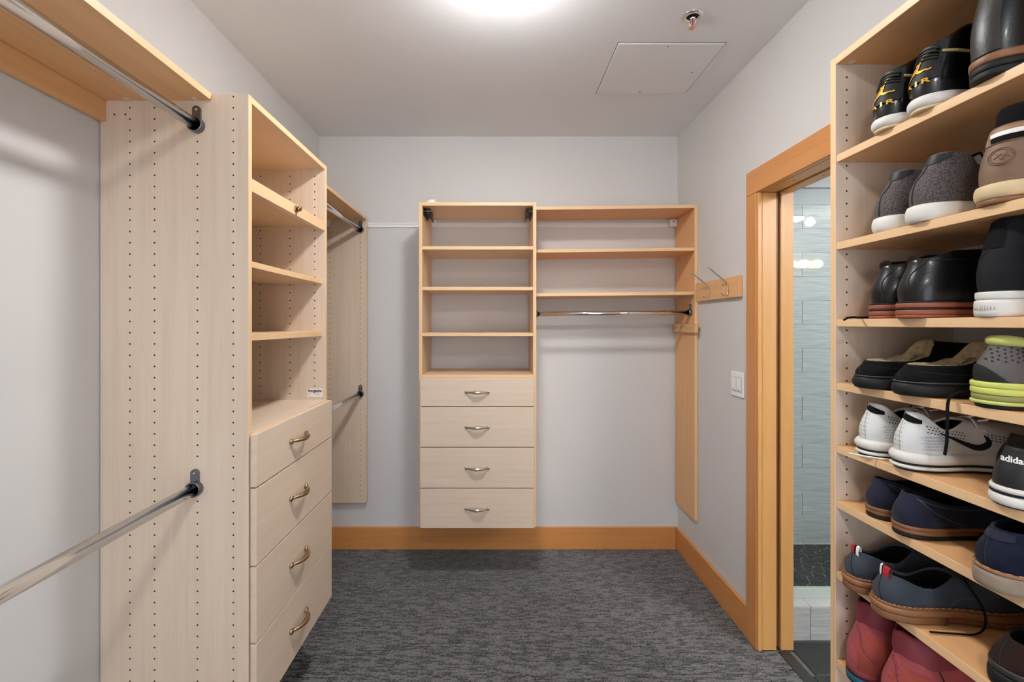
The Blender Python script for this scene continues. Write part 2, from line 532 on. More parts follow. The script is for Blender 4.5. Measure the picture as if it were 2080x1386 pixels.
sf = struct('floor_shower', box(BX + 0.001, 3.59, 2.19, 2.93, -0.02, 0.036, 0), 'stonegrout', 'shower floor of flat black stones in grey joints', 'stone floor')
def voronoi(x0, x1, y0, y1, cx, cy):
    pts = []
    for i in range(cx):
        for j in range(cy):
            pts.append(((x0 + (i + 0.5 + random.uniform(-.42, .42)) * (x1 - x0) / cx), (y0 + (j + 0.5 + random.uniform(-.42, .42)) * (y1 - y0) / cy)))
    cells = []
    for p in pts:
        poly = [(x0, y0), (x1, y0), (x1, y1), (x0, y1)]
        for q in pts:
            if q is p: continue
            dx, dy = q[0] - p[0], q[1] - p[1]
            dd = math.hypot(dx, dy)
            if dd > 0.3: continue
            mx, my = (p[0] + q[0]) / 2 - dx / dd * 0.0032, (p[1] + q[1]) / 2 - dy / dd * 0.0032
            out = []
            for k in range(len(poly)):
                a, b = poly[k], poly[(k + 1) % len(poly)]
                da = (a[0] - mx) * dx + (a[1] - my) * dy; db = (b[0] - mx) * dx + (b[1] - my) * dy
                if da <= 0: out.append(a)
                if da * db < 0:
                    t = da / (da - db); out.append((a[0] + (b[0] - a[0]) * t, a[1] + (b[1] - a[1]) * t))
            poly = out
            if len(poly) < 3: break
        if len(poly) >= 3: cells.append(poly)
    return cells
for poly in voronoi(BX + 0.006, 2.38, 2.20, 2.926, 17, 14):
    bm = bmesh.new()
    lo = [bm.verts.new((x, y, 0.0361)) for x, y in poly]
    cxx = sum(p[0] for p in poly) / len(poly); cyy = sum(p[1] for p in poly) / len(poly)
    h = 0.0385 + random.uniform(0, 0.0012)
    hi = [bm.verts.new((x + (cxx - x) * 0.03, y + (cyy - y) * 0.03, h)) for x, y in poly]
    n = len(poly)
    bm.faces.new(hi); bm.faces.new(lo[::-1])
    for k in range(n): bm.faces.new((lo[k], lo[(k + 1) % n], hi[(k + 1) % n], hi[k]))
    link('stone', bm, 'stone', sf)

cb = struct('trim_shower_curb', box(BX + 0.001, 3.59, 2.096, 2.186, -0.02, 0.150, 0), 'darkgrout', 'tiled shower curb under the glass', 'curb')
M['curbtop'] = mat('curb_top_tile', rgb(206, 208, 208), 0.4, var=(20, 0.03))
x = BX + 0.002
for w in (1.4185 - x - 0.0, 0.61, 0.61, 0.9):
    b = x + w
    link('curb_tile', box(x + 0.0008, b - 0.0008, 2.0905, 2.0958, 0.002, 0.150, 0.0008), 'tile', cb)
    link('curb_tile', box(x + 0.0008, b - 0.0008, 2.0905, 2.1858, 0.1502, 0.157, 0.0008), 'curbtop', cb)
    x = b
gp = thing('shower_glass_panel', 'frameless clear shower glass standing on the tiled curb', 'shower glass', (2.4, 2.165, 0.157))
link('pane', box(BX + 0.004, 3.55, 2.160, 2.168, 0.170, 2.064, 0.0), 'glass', gp)
link('base_channel', box(BX + 0.004, 3.55, 2.153, 2.175, 0.1573, 0.200, 0.001), 'glassedge', gp)
link('top_edge', box(BX + 0.004, 3.55, 2.159, 2.169, 2.0643, 2.068, 0.0), mat('dark_glass_edge', rgb(70, 84, 80), 0.2), gp)

vl = thing('vanity_light', 'vanity bar with warm round bulbs on the bathroom wall', 'wall lamp', (3.05, -0.44, 2.05))
link('back_plate', box(2.78, 3.36, -0.4495, -0.432, 2.0, 2.09, 0.002), 'nickel', vl)
for k in range(4):
    bm = bmesh.new(); bmesh.ops.create_uvsphere(bm, u_segments=16, v_segments=10, radius=0.045, matrix=Matrix.Translation((2.85 + 0.14 * k, -0.386, 2.045)))
    link('bulb', bm, 'lampwarm', vl, smooth=True)
cl = thing('bathroom_ceiling_lamp', 'small white globe lamp on the bathroom ceiling', 'ceiling lamp', (3.0, -0.1, 2.459))
bm = bmesh.new(); add_lathe(bm, [(0, 0), (0.06, 0), (0.06, 0.012), (0.02, 0.02), (0.0, 0.02)], (3.0, -0.1, 2.4595), 2, 20, -1)
link('canopy', bm, 'nickel', cl)
bm = bmesh.new(); bmesh.ops.create_uvsphere(bm, u_segments=16, v_segments=10, radius=0.035, matrix=Matrix.Translation((3.0, -0.1, 2.404)))
link('globe', bm, 'lampwhite', cl, smooth=True)
bl = thing('bathroom_strip_lamp', 'long white strip lamp on the bathroom ceiling', 'ceiling lamp', (2.5, -0.05, 2.459))
link('housing', box(2.1, 2.9, -0.11, -0.01, 2.44, 2.4595, 0.002), 'whiteplastic', bl)
link('tube_cover', box(2.12, 2.88, -0.10, -0.02, 2.412, 2.4398, 0.002), 'lampwhite', bl)
sl = thing('shower_fill_light', 'round added light disc brightening the shower tiles', 'ceiling lamp', (2.75, 2.32, 2.4595))  # added lamp, out of view, to brighten the shower tiles
bm = bmesh.new(); add_lathe(bm, [(0.052, 0.0), (0.075, 0.0), (0.075, 0.004), (0.058, 0.007), (0.052, 0.004)], (2.75, 2.32, 2.4596), 2, 28, -1)
link('trim_ring', bm, 'whiteplastic', sl)
bm = bmesh.new(); add_lathe(bm, [(0.0, 0.0002), (0.0515, 0.0002), (0.0515, 0.0022), (0.0, 0.0022)], (2.75, 2.32, 2.4596), 2, 28, -1)
link('lens', bm, 'fillshower', sl)

# ------------------------------------------------------------------ closet joinery
TH = 0.0186
def pin_holes(panel, xs, y, sign, z_lo, z_hi, r=0.0026, skip=()):
    bm = bmesh.new()
    for x in xs:
        z = z_hi
        while z > z_lo:
            if not any(abs(x - sx) < 0.01 and abs(z - sz) < sr for sx, sz, sr in skip):
                add_disc(bm, (x, y, z), 1, sign, r, 8)
            z -= 0.032
    o = link('shelf_pin_holes', bm, 'hole', panel)
    o['kind'] = 'stuff'
    return o

def panel_y(name, parent, x0, x1, y0, z0, z1, front=1, th=TH, m='maple_z', e='edge_z'):
    """upright side panel standing across the room's depth axis (faces +-Y); banded edge on the +X / -X side"""
    bm = edge_faces(box(x0, x1, y0, y0 + th, z0, z1), 0, front)
    return link(name, bm, [m, e], parent)

def cam_cover(parent, x, y, z):
    bm = bmesh.new()
    add_lathe(bm, [(0, 0), (0.0085, 0), (0.0095, 0.0012), (0.0065, 0.002), (0.0, 0.002)], (x, y, z - 0.0001), 2, 14, -1)
    return link('cam_cover', bm, 'cream', parent)

def handle(parent, pos, along, out, m='nickel'):
    """bow handle: two round feet with screws and a bar that swells in the middle"""
    p = Vector(pos); a = Vector(along); o = Vector(out)
    bm = bmesh.new()
    path, rad = [], []
    for k in range(21):
        t = -1 + 2 * k / 20
        path.append(p + a * (0.055 * t) + o * (0.006 + 0.021 * (1 - abs(t) ** 2.4)))
        rad.append(0.0042 + 0.0052 * max(0, 1 - abs(t) * 1.1) ** 0.8)
    add_tube(bm, path, rad, 12)
    for s in (-1, 1):
        c = p + a * (0.060 * s)
        ax = [i for i in range(3) if abs(o[i]) > 0.5][0]
        t = bmesh.new()
        add_lathe(t, [(0.0, 0.0), (0.0085, 0.0), (0.0095, 0.003), (0.007, 0.008), (0.0, 0.009)], c + o * 0.0003, ax, 14, 1 if o[ax] > 0 else -1)
        merge(bm, t)
        t = bmesh.new()
        add_tube(t, [c + o * 0.004 - a * (0.001 * s), c + o * 0.007 - a * (0.012 * s)], [0.0065, 0.0045], 10)
        merge(bm, t)
    return link('handle', bm, m, parent, smooth=True)

def flange(parent, c, sign, side=1):
    """closed rod holder on a panel that faces -Y (sign -1) or +Y (sign 1): cup, collar and an upright screw tab"""
    x, y, z = c
    bm = bmesh.new()
    add_lathe(bm, [(0.0, 0.0), (0.0215, 0.0), (0.0215, 0.017), (0.0172, 0.0175), (0.0172, 0.004), (0.0, 0.004)], (x, y, z), 1, 26, sign)
    t = bmesh.new()
    vs = []
    for k in range(13):
        a = PI * k / 12
        vs.append((x + 0.0115 * math.cos(a), z + 0.044 + 0.0115 * math.sin(a)))
    vs = [(x + 0.0115, z + 0.01)] + vs + [(x - 0.0115, z + 0.01)]
    f0 = [t.verts.new((u, y, w)) for u, w in vs]; f1 = [t.verts.new((u, y + sign * 0.0075, w)) for u, w in vs]
    t.faces.new(f0); t.faces.new(f1[::-1])
    for k in range(len(vs)): t.faces.new((f0[k], f0[(k + 1) % len(vs)], f1[(k + 1) % len(vs)], f1[k]))
    merge(bm, t)
    fl = link('rod_holder', bm, 'flange', parent)
    bm = bmesh.new()
    add_lathe(bm, [(0.0, 0.0), (0.0045, 0.0), (0.0035, 0.002), (0.0, 0.0024)], (x, y + sign * 0.0076, z + 0.044), 1, 12, sign)
    link('screw', bm, 'screwm', fl)
    return fl

def rod_y(name, label, x, z, y0, y1, group=None):
    t = thing(name, label, 'closet rod', (x, (y0 + y1) / 2, z), group=group)
    bm = bmesh.new()
    add_tube(bm, [(x, y0 + 0.0045, z), (x, (y0 + y1) / 2, z), (x, y1 - 0.0045, z)], 0.0155, 28)
    link('tube', bm, 'chrome', t)
    flange(t, (x, y1 - 0.0002, z), -1)
    flange(t, (x, y0 + 0.0002, z), 1)
    return t

# ---- left drawer tower
XB = XL + 0.003
TX = -0.7045                      # front of the tower's panels
TY0, TY1 = 1.318, 1.9275          # its outer faces
TZ0, TZ1 = 0.297, 2.086
tw = thing('drawer_tower', 'tall maple tower on the left wall with open shelves above four drawers', 'cabinet', ((XB + TX) / 2, (TY0 + TY1) / 2, TZ0))
HC = [-1.042, -0.972, -0.850, -0.748]
pn = panel_y('side_panel', tw, XB, TX, TY0, TZ0, TZ1)
pin_holes(pn, HC, TY0, -1, 0.33, 2.046, r=0.0028, skip=[(-0.85, 1.994, 0.03), (-0.85, 2.02, 0.03), (-0.85, 0.9636, 0.03), (-0.85, 1.0, 0.03)])
bm = bmesh.new()
add_disc(bm, (-1.086, TY0, 2.027), 1, -1, 0.0028); add_disc(bm, (-1.055, TY0, 2.027), 1, -1, 0.0028); add_disc(bm, (-0.748, TY0, 2.078), 1, -1, 0.0028)
link('extra_holes', bm, 'hole', pn)['kind'] = 'stuff'
pf = panel_y('side_panel', tw, XB, TX, TY1 - TH, TZ0, TZ1)
pin_holes(pf, HC, TY1 - TH, -1, 1.14, 2.040, r=0.0029)
pin_holes(pf, HC, TY1, 1, 0.33, 2.046)
iy0, iy1 = TY0 + TH + 0.0003, TY1 - TH - 0.0003
def tshelf(name, z1, th, x1=TX - 0.0015, covers=True):
    o = link(name, edge_faces(box(XB, x1, iy0, iy1, z1 - th, z1), 0, 1), ['maple_y' if name == 'deck' else 'mid_y', 'edge_y'], tw)
    if covers:
        cam_cover(o, TX - 0.045, iy1 - 0.016, z1 - th)
    return o
tshelf('top_panel', TZ1 - 0.0005, TH, TX)
fx = link('fixed_shelf', edge_faces(box(XB, TX - 0.0015, iy0, iy1, 1.832, 1.852), 0, 1), ['mid_y', 'edge_y'], tw)
link('shelf_rail', edge_faces(box(TX - 0.021, TX - 0.001, iy0, iy1, 1.814, 1.8515), 0, 1), ['maple_y', 'edge_y'], fx)
cam_cover(fx, TX - 0.045, iy1 - 0.016, 1.832)
# ball catch on the rail
bm = bmesh.new()
cy = 1.632; cz = 1.836
add_box(bm, TX - 0.0008, TX + 0.004, cy - 0.014, cy + 0.014, cz - 0.008, cz + 0.010, 0.001)
t = bmesh.new(); add_tube(t, [(TX + 0.004, cy, cz + 0.002), (TX + 0.016, cy, cz)], 0.0085, 14); merge(bm, t)
t = bmesh.new(); add_tube(t, [(TX + 0.006, cy - 0.012, cz + 0.006), (TX + 0.006, cy + 0.012, cz + 0.006)], 0.0035, 8); merge(bm, t)
link('door_catch', bm, 'bronze', fx)
tshelf('shelf', 1.615, TH, TX - 0.012)
tshelf('shelf', 1.402, TH + 0.002, TX - 0.012)
dk = tshelf('deck', 1.119, TH, TX + 0.002, covers=False)
DZL = [1.117, 0.962, 0.738, 0.5173, 0.2975]
for k in range(4):
    bm = box(TX + 0.0025, TX + 0.0205, TY0 + 0.004, TY1 - 0.001, DZL[k + 1] + 0.0021, DZL[k] - 0.0021, 0.0008)
    dw = link('drawer', bm, ['maple_y', 'edge_y'], tw)
    zc = (DZL[k] + DZL[k + 1]) / 2
    handle(dw, (TX + 0.0207, 1.600, zc), (0, 1, 0), (1, 0, 0), 'bronze')
    link('drawer_box', box(XB + 0.05, TX + 0.002, iy0 + 0.012, iy1 - 0.012, DZL[k + 1] + 0.02, DZL[k] - 0.03, 0.001), 'maple_y', dw)
link('bottom_panel', box(XB, TX, iy0, iy1, TZ0 + 0.0005, TZ0 + 0.012, 0.0005), 'maple_y', tw)

# sticker with the maker's name
def text_mesh(txt, size, bold=0.0):
    cu = bpy.data.curves.new('t', 'FONT')
    cu.body = txt; cu.size = size; cu.offset = bold; cu.resolution_u = 3
    o = bpy.data.objects.new('t', cu)
    COL.objects.link(o)
    dg = bpy.context.evaluated_depsgraph_get()
    me = bpy.data.meshes.new_from_object(o.evaluated_get(dg))
    vs = [v.co.copy() for v in me.vertices]
    fs = [list(p.vertices) for p in me.polygons]
    bpy.data.objects.remove(o); bpy.data.curves.remove(cu); bpy.data.meshes.remove(me)
    xs = [v.x for v in vs]
    x0 = min(xs); w = max(xs) - x0
    return [(v.x - x0, v.y) for v in vs], fs, w

sx0, sx1, sz0, sz1 = -0.779, -0.716, 1.131, 1.165
ys = TY1 - TH - 0.0003
st = link('sticker', box(sx0, sx1, ys - 0.0004, ys, sz0, sz1, 0), mat('white_sticker', rgb(240, 238, 236), 0.5), pf)
st['label'] = 'white maker sticker with dark red lettering'
M['inkred'] = mat('dark_red_ink', rgb(110, 28, 44), 0.6)
M['inkgrey'] = mat('grey_ink', rgb(150, 148, 150), 0.6)
vs, fs, w = text_mesh('Storganize', 0.0155, 0.0006)
bm = bmesh.new()
k = 0.056 / w
v2 = [bm.verts.new((sx0 + 0.0035 + x * k, ys - 0.0007, 1.151 + y)) for x, y in vs]
for f in fs: bm.faces.new([v2[i] for i in f])
link('lettering', bm, 'inkred', pf)
bm = bmesh.new()
for (a, b, z, h) in ((0.004, 0.012, 1.1445, 0.0011), (0.004, 0.012, 1.139, 0.0014), (0.034, 0.050, 1.1425, 0.0009), (0.034, 0.056, 1.139, 0.0011), (0.020, 0.058, 1.1475, 0.0007)):
    add_box(bm, sx0 + a, sx0 + b, ys - 0.0007, ys - 0.0006, z, z + h)
link('small_print', bm, 'inkgrey', pf)

# ---- near left hanging bay: long shelf, cleat, two rods, far end panel behind the camera
SX = -0.8095
hb = thing('hanging_shelf', 'long maple shelf with wall cleat running toward the viewer at upper left', 'shelf', ((XB + SX) / 2, 0.5, 2.0))
ny0, ny1 = -0.30, TY0 - 0.0004
sh = link('shelf_board', edge_faces(box(XB, SX, ny0, ny1, TZ1 - TH - 0.001, TZ1 + 0.001), 0, 1), ['warm_lit_y', 'edge_y'], hb)
for xx in (-1.042, -0.85): cam_cover(sh, xx, ny1 - 0.012, TZ1 - TH - 0.001)
link('wall_cleat', box(XB, XB + 0.0175, ny0, ny1, 2.006, TZ1 - TH - 0.0013), 'warm_lit_y', hb)
ep = panel_y('side_panel', hb, XB, SX, ny0 - TH - 0.0003, TZ0, TZ1)
rod_y('closet_rod', 'upper chrome rod under the long shelf at upper left', -0.8495, 1.994, ny0, ny1 + 0.0002)
rod_y('closet_rod', 'lower chrome rod at bottom left in front of the bare wall', -0.8545, 0.9636, ny0, ny1 + 0.0002)

# ---- far left hanging bay
FX = -0.817
fb = thing('hanging_bay', 'maple shelf and drilled end panel in the far left corner', 'shelf unit', ((XB + FX) / 2, 2.42, 0.303))
fy = 2.921
fp = panel_y('side_panel', fb, XB, FX, fy, 0.303, 2.108)
pin_holes(fp, [-1.050, -0.857], fy, -1, 0.33, 2.075, r=0.0026)
fs_ = link('shelf_board', edge_faces(box(XB, FX - 0.001, TY1 + 0.0004, fy - 0.0004, 2.088, 2.1075), 0, 1), ['warm_lit_y', 'edge_y'], fb)
cam_cover(fs_, -0.87, fy - 0.02, 2.088)
bm = bmesh.new()
add_box(bm, -1.085, -1.047, fy - 0.022, fy - 0.0004, 2.044, 2.098, 0.002)
add_box(bm, -1.066, -1.052, fy - 0.027, fy - 0.022, 2.05, 2.062, 0.001)
link('rail_bracket', bm, 'whiteplastic', fb)
rod_y('closet_rod', 'short chrome rod under the shelf in the far left corner', -0.8555, 2.026, TY1 + 0.0003, fy - 0.0002)
rod_y('closet_rod', 'low chrome rod half hidden behind the left drawers', -0.8555, 0.992, TY1 + 0.0003, fy - 0.0002)

# ---- white hang rail on the end wall
hr = thing('hang_rail', 'white metal hang rail screwed along the end wall', 'wall rail', (0.15, YB, 2.06))
link('rail', box(FX - 0.1, XR - 0.022, YB - 0.009, YB - 0.0005, 2.046, 2.074, 0.0012), 'whiteplastic', hr)
link('rail_lip', box(FX - 0.1, XR - 0.022, YB - 0.013, YB - 0.0092, 2.0665, 2.074, 0.0008), 'whiteplastic', hr)

# ---- back drawer tower
BY = 2.575                        # front of the panels
by1 = YB - 0.0145
BX0, BX1 = -0.430, 0.223
bt = thing('drawer_tower', 'wall hung maple tower on the end wall with shelves above four drawers', 'cabinet', ((BX0 + BX1) / 2, BY, 0.302))
def panel_x(name, parent, x0, y0, y1, z0, z1, m='mid_z'):
    return link(name, edge_faces(box(x0, x0 + TH, y0, y1, z0, z1), 1, -1), [m, 'edge_z'], parent)
panel_x('side_panel', bt, BX0, BY, by1, 0.302, 2.109)
panel_x('side_panel', bt, BX1 - TH, BY, by1, 0.302, 2.109)
bx0, bx1 = BX0 + TH + 0.0003, BX1 - TH - 0.0003
def bshelf(name, z1, y0=BY + 0.001, th=TH):
    return link(name, edge_faces(box(bx0, bx1, y0, by1, z1 - th, z1), 1, -1), ['mid_x', 'edge_x'], bt)
bshelf('top_panel', 2.1085, BY)
for z in (1.864, 1.638, 1.382): bshelf('shelf', z)
bshelf('deck', 1.1495)
DZB = [1.1365, 0.976, 0.7507, 0.525, 0.303]
for k in range(4):
    dw = link('drawer', box(-0.4195, 0.2085, BY - 0.0205, BY - 0.0025, DZB[k + 1] + 0.0022, DZB[k] - 0.0022, 0.0008), ['maple_x', 'edge_x'], bt)
    handle(dw, (-0.105, BY - 0.0207, (DZB[k] + DZB[k + 1]) / 2 - 0.001), (1, 0, 0), (0, -1, 0), 'nickel')
    link('drawer_box', box(bx0 + 0.012, bx1 - 0.012, BY - 0.002, by1 - 0.03, DZB[k + 1] + 0.02, DZB[k] - 0.03, 0.001), 'maple_x', dw)
link('bottom_panel', box(bx0, bx1, BY, by1, 0.3025, 0.314, 0.0005), 'maple_x', bt)
# flap-door hinges left behind under the top
for s, xa in ((1, bx0), (-1, bx1)):
    bm = bmesh.new()
    a = xa + s * 0.0004
    add_box(bm, min(a, a + s * 0.006), max(a, a + s * 0.006), BY + 0.03, BY + 0.20, 2.048, 2.086, 0.001)
    add_box(bm, min(a + s * 0.006, a + s * 0.034), max(a + s * 0.006, a + s * 0.034), BY + 0.05, BY + 0.19, 2.060, 2.064, 0.001)
    add_box(bm, min(a + s * 0.030, a + s * 0.034), max(a + s * 0.030, a + s * 0.034), BY + 0.05, BY + 0.19, 2.040, 2.088, 0.001)
    hg = link('flap_hinge', bm, 'blackmetal', bt)
    for q in range(3):
        bm = bmesh.new()
        add_lathe(bm, [(0.0, 0), (0.004, 0), (0.003, 0.002), (0, 0.002)], (a + s * 0.0345, BY + 0.08 + 0.04 * q, 2.062), 0, 8, s)
        link('screw', bm, 'screwm', hg)
    bm = bmesh.new()
    add_tube(bm, [(a + s * 0.002, BY + 0.028, 2.066), (a + s * 0.05 * (1 if s > 0 else 0.4), BY + 0.028, 2.066)], 0.002, 6)
    link('hinge_arm', bm, 'screwm', hg)
def rail_bracket(parent, x0, x1, y1, z0, z1):
    bm = bmesh.new()
    add_box(bm, x0, x1, y1 - 0.05, y1 - 0.0150, z0, z1, 0.003)
    add_box(bm, x0 + (x1 - x0) * 0.3, x1 - (x1 - x0) * 0.3, y1 - 0.054, y1 - 0.05, z0 + 0.022, z1 - 0.008, 0.001)
    o = link('rail_bracket', bm, 'whiteplastic', parent)
    bm = bmesh.new()
    add_lathe(bm, [(0.0, 0), (0.004, 0), (0.003, 0.002), (0, 0.002)], ((x0 + x1) / 2, y1 - 0.0542, z0 + 0.03), 1, 10, -1)
    link('screw', bm, 'blackmetal', o)
rail_bracket(bt, bx0 + 0.0005, bx0 + 0.034, YB, 2.042, 2.086)
# two worn marks in the undersides
M['worn'] = mat('worn_maple', rgb(214, 186, 150), 0.7)

# loose plastic bracket lying on top of the tower
pb = thing('plastic_bracket', 'small loose white plastic bracket lying on the back tower top', 'bracket', (-0.37, BY + 0.05, 2.1092))
bm = bmesh.new()
add_box(bm, -0.375, -0.348, BY + 0.03, BY + 0.065, 2.1093, 2.133, 0.003)
add_box(bm, -0.388, -0.3752, BY + 0.03, BY + 0.06, 2.1093, 2.126, 0.002)
link('clip_body', bm, 'whiteplastic', pb)
bm = box(-0.007, 0.007, -0.012, 0.012, -0.0015, 0.0015, 0.0008)
bmesh.ops.transform(bm, matrix=Matrix.Translation((-0.339, BY + 0.045, 2.136)) @ Matrix.Rotation(R(55), 4, 'Y'), verts=bm.verts)
link('clip_tab', bm, 'whiteplastic', pb)
bm = box(-0.3478, -0.336, BY + 0.038, BY + 0.055, 2.116, 2.1245, 0.002)
link('clip_arm', bm, 'whiteplastic', pb)

# ---- right shelf bay on the end wall
RY = 2.655
rx0, rx1 = BX1 + 0.0004, XR - 0.0015
rs = thing('shelf_bay', 'open maple bay of three shelves between back tower and right wall', 'shelf unit', ((rx0 + rx1) / 2, RY, 0.30))
rp = panel_x('side_panel', rs, rx1 - TH, RY, by1, 0.303, 2.117, 'warm_lit_z')
def tilt_shelf(name, zl, zr, y0, x1):
    bm = box(rx0, x1, y0, by1, -TH, 0, 0.0008)
    for v in bm.verts:
        t = (v.co.x - rx0) / (x1 - rx0)
        v.co.z += zl + (zr - zl) * t
    return link(name, edge_faces(bm, 1, -1), ['warm_lit_x', 'edge_x'], rs)
rxi = rx1 - TH - 0.0004
o = tilt_shelf('top_panel', 2.1045, 2.1155, RY, rxi); cam_cover(o, rxi - 0.03, RY + 0.06, 2.0965)
tilt_shelf('shelf', 1.859, 1.8705, RY + 0.001, rxi)
tilt_shelf('shelf', 1.608, 1.618, RY + 0.001, rxi)
bm = bmesh.new()
for z in np.arange(0.34, 1.36, 0.032):
    for yy in (RY + 0.04, RY + 0.235):
        add_disc(bm, (rx1 - TH, yy, float(z)), 0, -1, 0.0022)
for z in (1.838, 1.586):
    for yy in (RY + 0.05, RY + 0.24): add_disc(bm, (rx1 - TH, yy, z), 0, -1, 0.004)
o = link('shelf_pin_holes', bm, mat('pale_hole_shade', rgb(176, 126, 74), 0.8), rp); o['kind'] = 'stuff'  # discs painting the holes' shade in a paler brown
rail_bracket(rs, rxi - 0.046, rxi - 0.0006, YB - 0.0, 2.045, 2.090)
rt = thing('closet_rod', 'chrome rod beneath the lowest shelf on the end wall', 'closet rod', (0.68, 2.70, 1.494))
zl, zr, ry = 1.4895, 1.498, 2.705
bm = bmesh.new(); add_tube(bm, [(rx0 + 0.004, ry, zl), (0.68, ry, (zl + zr) / 2), (rxi - 0.004, ry, zr)], 0.0135, 28)
link('tube', bm, 'chrome', rt)
for xx, zz, s in ((rx0 + 0.0002, zl, 1), (rxi - 0.0002, zr, -1)):
    bm = bmesh.new()
    add_lathe(bm, [(0.0, 0.0), (0.0195, 0.0), (0.0195, 0.016), (0.0155, 0.0165), (0.0155, 0.004), (0.0, 0.004)], (xx, ry, zz), 0, 26, s)
    t = bmesh.new()
    add_box(t, min(xx, xx + s * 0.007), max(xx, xx + s * 0.007), ry - 0.0105, ry + 0.0105, zz + 0.012, zz + 0.052, 0.003); merge(bm, t)
    link('rod_holder', bm, 'flange', rt)

# ---- tie rack on the bay's panel
tr = thing('tie_rack', 'small wooden tie rack with thin metal pegs on the bay panel', 'tie rack', (1.125, 2.76, 1.405))
tx = rxi - 0.0004
link('block', box(tx - 0.018, tx, 2.605, 2.925, 1.381, 1.433, 0.002), 'warm_lit_y', tr)
for k in range(9):
    yy = 2.635 + 0.034 * k
    bm = bmesh.new()
    add_tube(bm, smooth_path([(tx - 0.0175, yy, 1.409), (tx - 0.045, yy, 1.4095), (tx - 0.064, yy, 1.411), (tx - 0.0665, yy, 1.4155)], 4), 0.0016, 8)
    link('peg', bm, 'nickel', tr)

# ---- coat hook board on the right wall
ch = thing('coat_hook_board', 'maple board with two wire coat hooks on the right wall', 'coat rack', (XR, 2.4, 1.56))
hx = XR - 0.020
link('board', box(hx, XR - 0.0006, 2.172, 2.636, 1.559, 1.661, 0.0015), 'warm_lit_y', ch)
for yy in (2.468, 2.268):
    bm = bmesh.new()
    pts = [(hx - 0.098, yy, 1.708), (hx - 0.075, yy, 1.689), (hx - 0.042, yy, 1.662), (hx - 0.012, yy, 1.637), (hx - 0.006, yy, 1.630), (hx - 0.0036, yy, 1.620), (hx - 0.0035, yy, 1.605), (hx - 0.0035, yy, 1.590),
           (hx - 0.006, yy, 1.577), (hx - 0.016, yy, 1.571), (hx - 0.028, yy, 1.574), (hx - 0.036, yy, 1.582)]
    add_tube(bm, smooth_path(pts, 5), 0.0034, 10)
    h = link('hook', bm, 'nickel', ch, smooth=True)
    bm = bmesh.new()
    add_lathe(bm, [(0, 0), (0.006, 0), (0.0045, 0.0035), (0, 0.004)], (hx - 0.0002, yy, 1.603), 0, 12, -1)
    link('screw', bm, 'nickel', h)

# ---- light switch
sw_ = thing('light_switch', 'white double rocker switch plate beside the door casing', 'light switch', (XR, 2.213, 1.145))
px = XR - 0.0065
link('plate', box(px, XR - 0.0006, 2.155, 2.271, 1.084, 1.203, 0.0025), 'whiteplastic', sw_)
for k, yc in enumerate((2.238, 2.190)):
    link('rocker_frame', box(px - 0.0012, px - 0.0002, yc - 0.019, yc + 0.019, 1.108, 1.179, 0.0005), mat('switch_grey', rgb(206, 206, 206), 0.4), sw_)
    bm = box(px - 0.0045, px - 0.0014, yc - 0.0165, yc + 0.0165, 1.113, 1.175, 0.001)
    for v in bm.verts:
        if v.co.x < px - 0.003: v.co.x += (v.co.z - 1.144) * 0.04
    r_ = link('rocker', bm, 'whiteplastic', sw_)
    link('slider', box(px - 0.0062, px - 0.0046, yc - 0.010, yc + 0.010, 1.1165, 1.1195, 0.0004), 'inkgrey', r_)

# ---- ceiling lamps
def dome_lamp(x, y, label):
    t = thing('ceiling_lamp', label, 'ceiling lamp', (x, y, ZC))
    bm = bmesh.new()
    add_lathe(bm, [(0.0, 0.0), (0.124, 0.0), (0.128, 0.006), (0.128, 0.020), (0.120, 0.026), (0.0, 0.026)], (x, y, ZC - 0.0004), 2, 48, -1)
    link('base_ring', bm, 'whiteplastic', t)
    prof = []
    for k in range(17):
        a = PI / 2 * k / 16
        prof.append((0.117 * math.cos(a) ** 0.85 if k < 16 else 0.0, 0.0268 + 0.086 * math.sin(a)))
    bm = bmesh.new(); add_lathe(bm, prof, (x, y, ZC), 2, 48, -1)
    link('diffuser', bm, 'dome', t, smooth=True)
dome_lamp(0.026, 1.53, 'lit white dome lamp on the ceiling at top centre')
dome_lamp(0.026, -0.75, 'lit white dome lamp on the ceiling behind the viewer')

# ---- sprinkler
sp = thing('fire_sprinkler', 'chrome fire sprinkler head in a round ceiling plate', 'sprinkler', (0.763, 1.80, ZC))
c = (0.763, 1.80, ZC - 0.0004)
bm = bmesh.new(); add_lathe(bm, [(0.022, 0.003), (0.026, 0.006), (0.036, 0.006), (0.041, 0.002), (0.041, 0.0), (0.022, 0.0)], c, 2, 36, -1)
link('escutcheon', bm, 'chrome', sp, smooth=True)
bm = bmesh.new(); add_lathe(bm, [(0.0, 0.0002), (0.0215, 0.0002), (0.0215, 0.0012), (0.0, 0.0012)], c, 2, 30, -1)
link('recess', bm, 'blackmetal', sp)
bm = bmesh.new()
add_lathe(bm, [(0.0, 0.0014), (0.011, 0.0014), (0.011, 0.012), (0.007, 0.016), (0.0, 0.016)], c, 2, 16, -1)
for s in (-1, 1):
    t = bmesh.new(); add_tube(t, smooth_path([(c[0] + s * 0.009, c[1], c[2] - 0.012), (c[0] + s * 0.0125, c[1], c[2] - 0.024), (c[0] + s * 0.010, c[1], c[2] - 0.036), (c[0] + s * 0.002, c[1], c[2] - 0.044)], 4), 0.0022, 8); merge(bm, t)
link('frame', bm, 'chrome', sp)
bm = bmesh.new(); add_tube(bm, [(c[0], c[1], c[2] - 0.0165), (c[0], c[1], c[2] - 0.040)], 0.0024, 10)
link('bulb', bm, 'red', sp)
bm = bmesh.new()
ro, ri = [], []
n = 36
